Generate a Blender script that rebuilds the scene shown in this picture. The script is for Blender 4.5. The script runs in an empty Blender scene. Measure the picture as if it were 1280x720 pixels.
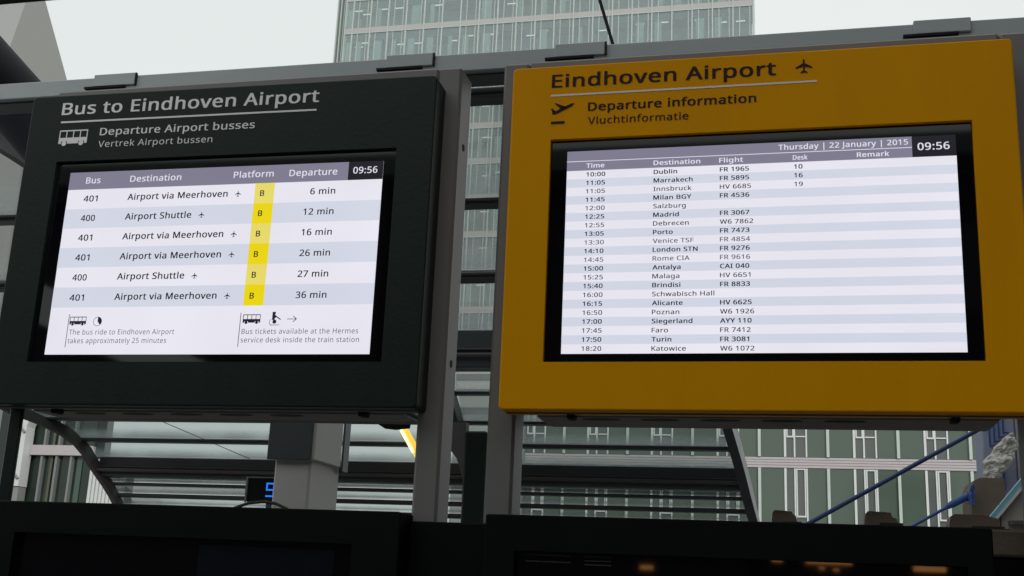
import bpy, math, random, json
from mathutils import Vector
random.seed(7)
S = bpy.context.scene
COL = S.collection
EYE = 1.62                     # eye height above the pavement; all z values below are measured from the eye

# ------------------------------------------------------------------ camera
cam_d = bpy.data.cameras.new("camera")
cam = bpy.data.objects.new("camera", cam_d); COL.objects.link(cam)
PITCH, ROLL, YAW = math.radians(14.516), math.radians(2.5165), math.radians(-13.784)
cam.location = (0, 0, EYE)
cy, sy, cp, sp = math.cos(YAW), math.sin(YAW), math.cos(PITCH), math.sin(PITCH)
fw = Vector((sy*cp, cy*cp, sp)); rr = Vector((cy, -sy, 0)); uu = rr.cross(fw)
r2 = math.cos(ROLL)*rr + math.sin(ROLL)*uu
u2 = -math.sin(ROLL)*rr + math.cos(ROLL)*uu
from mathutils import Matrix
m = Matrix((r2, u2, -fw)).transposed()
cam.rotation_euler = m.to_euler()
cam_d.sensor_width = 36
cam_d.lens = 1458.9/1280*36
cam_d.clip_start = 0.05; cam_d.clip_end = 3000
S.camera = cam

# ------------------------------------------------------------------ sky, sun, exposure
SUN_EL, SUN_ROT = math.radians(24), math.radians(150)
w = bpy.data.worlds.new("World"); S.world = w; w.use_nodes = True
nt = w.node_tree; nt.nodes.clear()
out = nt.nodes.new("ShaderNodeOutputWorld"); bg = nt.nodes.new("ShaderNodeBackground")
sky = nt.nodes.new("ShaderNodeTexSky"); sky.sky_type = 'NISHITA'; sky.sun_disc = False
sky.sun_elevation = SUN_EL; sky.sun_rotation = SUN_ROT
sky.air_density = 1.0; sky.dust_density = 3.0
mixc = nt.nodes.new("ShaderNodeMixRGB"); mixc.inputs[0].default_value = 0.96
tc = nt.nodes.new("ShaderNodeTexCoord"); noi = nt.nodes.new("ShaderNodeTexNoise")
noi.inputs["Scale"].default_value = 1.6; noi.inputs["Detail"].default_value = 3
ramp = nt.nodes.new("ShaderNodeValToRGB")            # overcast cloud deck
ramp.color_ramp.elements[0].position = .3; ramp.color_ramp.elements[0].color = (7.4, 7.85, 7.75, 1)
ramp.color_ramp.elements[1].position = .75; ramp.color_ramp.elements[1].color = (8.6, 9.0, 8.8, 1)
nt.links.new(tc.outputs["Generated"], noi.inputs["Vector"])
nt.links.new(noi.outputs["Fac"], ramp.inputs[0])
nt.links.new(sky.outputs[0], mixc.inputs[1]); nt.links.new(ramp.outputs[0], mixc.inputs[2])
nt.links.new(mixc.outputs[0], bg.inputs[0]); bg.inputs[1].default_value = 0.1
nt.links.new(bg.outputs[0], out.inputs[0])
sd = bpy.data.lights.new("sun", 'SUN'); sd.energy = 1.4; sd.angle = math.radians(10); sd.color = (1, .97, .93)
sun = bpy.data.objects.new("sun", sd); COL.objects.link(sun)
sun.rotation_euler = (math.pi/2 - SUN_EL, 0, math.pi - SUN_ROT)
sun.location = (0, 0, 60)
S.view_settings.view_transform = 'Standard'; S.view_settings.look = 'None'
S.view_settings.exposure = 0.0; S.view_settings.gamma = 1

# ------------------------------------------------------------------ helpers
def lin(r, g, b):
    f = lambda c: (c/255/12.92) if c/255 <= .04045 else ((c/255+.055)/1.055)**2.4
    return (f(r), f(g), f(b))

def mat(name, col, rough=.5, metal=0.0, var=.12, scale=6, bump=0.0, spec=.5, coat=0.0, emit=None, estr=1.0, streak=False, bscale=None, rv=1.0):
    m = bpy.data.materials.new(name); m.use_nodes = True
    n = m.node_tree; p = n.nodes["Principled BSDF"]
    p.inputs["Roughness"].default_value = rough; p.inputs["Metallic"].default_value = metal
    p.inputs["Specular IOR Level"].default_value = spec
    p.inputs["Coat Weight"].default_value = coat
    tc = n.nodes.new("ShaderNodeTexCoord"); mp = n.nodes.new("ShaderNodeMapping")
    n.links.new(tc.outputs["Object"], mp.inputs[0])
    if streak: mp.inputs["Scale"].default_value = (1, 1, .12)
    no = n.nodes.new("ShaderNodeTexNoise"); no.inputs["Scale"].default_value = scale
    no.inputs["Detail"].default_value = 6; no.inputs["Roughness"].default_value = .65
    n.links.new(mp.outputs[0], no.inputs["Vector"])
    mx = n.nodes.new("ShaderNodeMixRGB")
    mx.inputs[1].default_value = (*[c*(1-var) for c in col], 1)
    mx.inputs[2].default_value = (*[min(1, c*(1+var)) for c in col], 1)
    n.links.new(no.outputs["Fac"], mx.inputs[0])
    n.links.new(mx.outputs[0], p.inputs["Base Color"])
    mr = n.nodes.new("ShaderNodeMapRange")
    mr.inputs[3].default_value = max(0, rough-.08*rv); mr.inputs[4].default_value = min(1, rough+.12*rv)
    n.links.new(no.outputs["Fac"], mr.inputs[0]); n.links.new(mr.outputs[0], p.inputs["Roughness"])
    if bump:
        nb = n.nodes.new("ShaderNodeTexNoise"); nb.inputs["Scale"].default_value = bscale or scale*12
        n.links.new(tc.outputs["Object"], nb.inputs["Vector"])
        b = n.nodes.new("ShaderNodeBump"); b.inputs["Strength"].default_value = bump; b.inputs["Distance"].default_value = .002
        n.links.new(nb.outputs["Fac"], b.inputs["Height"]); n.links.new(b.outputs[0], p.inputs["Normal"])
    if emit:
        p.inputs["Emission Color"].default_value = (*emit, 1); p.inputs["Emission Strength"].default_value = estr
    return m

def pixel_mat(name, col, k=1.0):
    """lit display pixels behind glass: a little unevenness of the backlight"""
    m = bpy.data.materials.new(name); m.use_nodes = True
    n = m.node_tree; p = n.nodes["Principled BSDF"]
    p.inputs["Base Color"].default_value = (.01, .01, .012, 1); p.inputs["Roughness"].default_value = .25
    p.inputs["Specular IOR Level"].default_value = .35
    p.inputs["Emission Color"].default_value = (*col, 1)
    tc = n.nodes.new("ShaderNodeTexCoord"); no = n.nodes.new("ShaderNodeTexNoise"); no.inputs["Scale"].default_value = 3
    n.links.new(tc.outputs["Object"], no.inputs["Vector"])
    mr = n.nodes.new("ShaderNodeMapRange"); mr.inputs[3].default_value = k*.90; mr.inputs[4].default_value = k*1.06
    n.links.new(no.outputs["Fac"], mr.inputs[0]); n.links.new(mr.outputs[0], p.inputs["Emission Strength"])
    return m

WO = {}      # world origin (eye-relative z) of every object
class MB:
    def __init__(s): s.v = []; s.f = []; s.sm = False
    def quad(s, a, b, c, d):
        i = len(s.v); s.v += [a, b, c, d]; s.f.append((i, i+1, i+2, i+3)); return s
    def poly(s, pts):
        i = len(s.v); s.v += list(pts); s.f.append(tuple(range(i, i+len(pts)))); return s
    def box(s, x0, x1, y0, y1, z0, z1):
        i = len(s.v)
        s.v += [(x, y, z) for z in (z0, z1) for y in (y0, y1) for x in (x0, x1)]
        s.f += [tuple(i+k for k in q) for q in ((0, 2, 3, 1), (4, 5, 7, 6), (0, 1, 5, 4), (2, 6, 7, 3), (0, 4, 6, 2), (1, 3, 7, 5))]
        return s
    def bbox(s, x0, x1, y0, y1, z0, z1, b=.004):
        """box with bevelled long edges in every direction (chamfered)"""
        b = min(b, abs(x1-x0)*.4, abs(y1-y0)*.4, abs(z1-z0)*.4)
        i = len(s.v)
        X = (x0, x1); Y = (y0, y1); Z = (z0, z1); idx = {}
        for a in (0, 1):
            for c in (0, 1):
                for d in (0, 1):
                    sx = b if a == 0 else -b; sy_ = b if c == 0 else -b; sz = b if d == 0 else -b
                    idx[a, c, d, 'x'] = len(s.v); s.v.append((X[a], Y[c]+sy_, Z[d]+sz))
                    idx[a, c, d, 'y'] = len(s.v); s.v.append((X[a]+sx, Y[c], Z[d]+sz))
                    idx[a, c, d, 'z'] = len(s.v); s.v.append((X[a]+sx, Y[c]+sy_, Z[d]))
                    s.f.append((idx[a, c, d, 'x'], idx[a, c, d, 'y'], idx[a, c, d, 'z']))
        for a in (0, 1): s.f.append(tuple(idx[a, c, d, 'x'] for c, d in ((0, 0), (1, 0), (1, 1), (0, 1))))
        for c in (0, 1): s.f.append(tuple(idx[a, c, d, 'y'] for a, d in ((0, 0), (1, 0), (1, 1), (0, 1))))
        for d in (0, 1): s.f.append(tuple(idx[a, c, d, 'z'] for a, c in ((0, 0), (1, 0), (1, 1), (0, 1))))
        for a in (0, 1):
            for c in (0, 1): s.f.append((idx[a, c, 0, 'x'], idx[a, c, 1, 'x'], idx[a, c, 1, 'y'], idx[a, c, 0, 'y']))
        for a in (0, 1):
            for d in (0, 1): s.f.append((idx[a, 0, d, 'x'], idx[a, 1, d, 'x'], idx[a, 1, d, 'z'], idx[a, 0, d, 'z']))
        for c in (0, 1):
            for d in (0, 1): s.f.append((idx[0, c, d, 'y'], idx[1, c, d, 'y'], idx[1, c, d, 'z'], idx[0, c, d, 'z']))
        return s
    def prism(s, pts, axis, a, b):
        """polygon pts (2D) extruded along axis from a to b. axis 'y': pts are (x,z); 'x': (y,z); 'z': (x,y)"""
        P = {'y': lambda p, t: (p[0], t, p[1]), 'x': lambda p, t: (t, p[0], p[1]), 'z': lambda p, t: (p[0], p[1], t)}[axis]
        n = len(pts); i = len(s.v)
        s.v += [P(p, a) for p in pts] + [P(p, b) for p in pts]
        s.f.append(tuple(i+k for k in range(n))); s.f.append(tuple(i+n+k for k in reversed(range(n))))
        for k in range(n): s.f.append((i+k, i+(k+1) % n, i+n+(k+1) % n, i+n+k))
        return s
    def loft(s, loops):
        n = len(loops[0]); i = len(s.v)
        for L in loops: s.v += L
        for a in range(len(loops)-1):
            for k in range(n):
                s.f.append((i+a*n+k, i+a*n+(k+1) % n, i+(a+1)*n+(k+1) % n, i+(a+1)*n+k))
        return s
    def tube(s, pts, r, n=10, cap=True):
        pts = [Vector(p) for p in pts]; loops = []
        for k, p in enumerate(pts):
            t = (pts[min(k+1, len(pts)-1)] - pts[max(k-1, 0)]).normalized()
            up = Vector((0, 0, 1)) if abs(t.z) < .9 else Vector((1, 0, 0))
            a = t.cross(up).normalized(); b = t.cross(a)
            rad = r[k] if isinstance(r, (list, tuple)) else r
            loops.append([tuple(p + rad*(math.cos(q*2*math.pi/n)*a + math.sin(q*2*math.pi/n)*b)) for q in range(n)])
        s.loft(loops); s.sm = True
        if cap: s.poly(loops[0][::-1]); s.poly(loops[-1])
        return s
    def disc(s, cx, cz, y, rx, rz=None, n=20, x_axis=True, a0=0, a1=360):
        rz = rz or rx; pts = [] if a1-a0 == 360 else [(cx, y, cz)]
        for k in range(n + (a1-a0 != 360)):
            t = math.radians(a0 + (a1-a0)*k/n); pts.append((cx+rx*math.sin(t), y, cz+rz*math.cos(t)))
        return s.poly(pts)
    def ringd(s, cx, cz, y, r0, r1, n=24, a0=0, a1=360):
        for k in range(n):
            t = math.radians(a0+(a1-a0)*k/n); u = math.radians(a0+(a1-a0)*(k+1)/n)
            s.quad((cx+r0*math.sin(t), y, cz+r0*math.cos(t)), (cx+r1*math.sin(t), y, cz+r1*math.cos(t)),
                   (cx+r1*math.sin(u), y, cz+r1*math.cos(u)), (cx+r0*math.sin(u), y, cz+r0*math.cos(u)))
        return s
    def flat(s, x0, x1, z0, z1, y): return s.quad((x0, y, z0), (x1, y, z0), (x1, y, z1), (x0, y, z1))
    def line(s, x0, z0, x1, z1, wd, y):
        d = Vector((x1-x0, z1-z0)).normalized()*wd/2; nx, nz = -d.y, d.x
        return s.quad((x0-nx, y, z0-nz), (x1-nx, y, z1-nz), (x1+nx, y, z1+nz), (x0+nx, y, z0+nz))
    def build(s, name, mt, parent=None, origin=None, **props):
        xs, ys, zs = zip(*s.v)
        o = origin or ((min(xs)+max(xs))/2, (min(ys)+max(ys))/2, (min(zs) if parent is None else (min(zs)+max(zs))/2))
        me = bpy.data.meshes.new(name)
        me.from_pydata([(x-o[0], y-o[1], z-o[2]) for x, y, z in s.v], [], s.f)
        me.materials.append(mt); me.validate()
        if s.sm:
            me.shade_smooth()
        ob = bpy.data.objects.new(name, me); COL.objects.link(ob)
        return place(ob, o, parent, **props)

def place(ob, o, parent=None, **props):
    WO[ob.name] = o
    if parent is not None:
        po = WO[parent.name]; ob.parent = parent; ob.location = (o[0]-po[0], o[1]-po[1], o[2]-po[2])
    else:
        ob.location = (o[0], o[1], o[2]+EYE)
    for k, v in props.items(): ob[k] = v
    return ob

def empty(name, loc, label, category, group=None):
    e = bpy.data.objects.new(name, None); COL.objects.link(e); e.empty_display_size = .1
    place(e, loc); e['label'] = label; e['category'] = category
    if group: e['group'] = group
    return e

def inst(src, dx, dy, dz, parent=None):
    """another of src, moved; mesh data shared"""
    o = src.copy(); COL.objects.link(o)
    a = WO[src.name]; par = parent or src.parent
    return place(o, (a[0]+dx, a[1]+dy, a[2]+dz), par)

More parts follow.
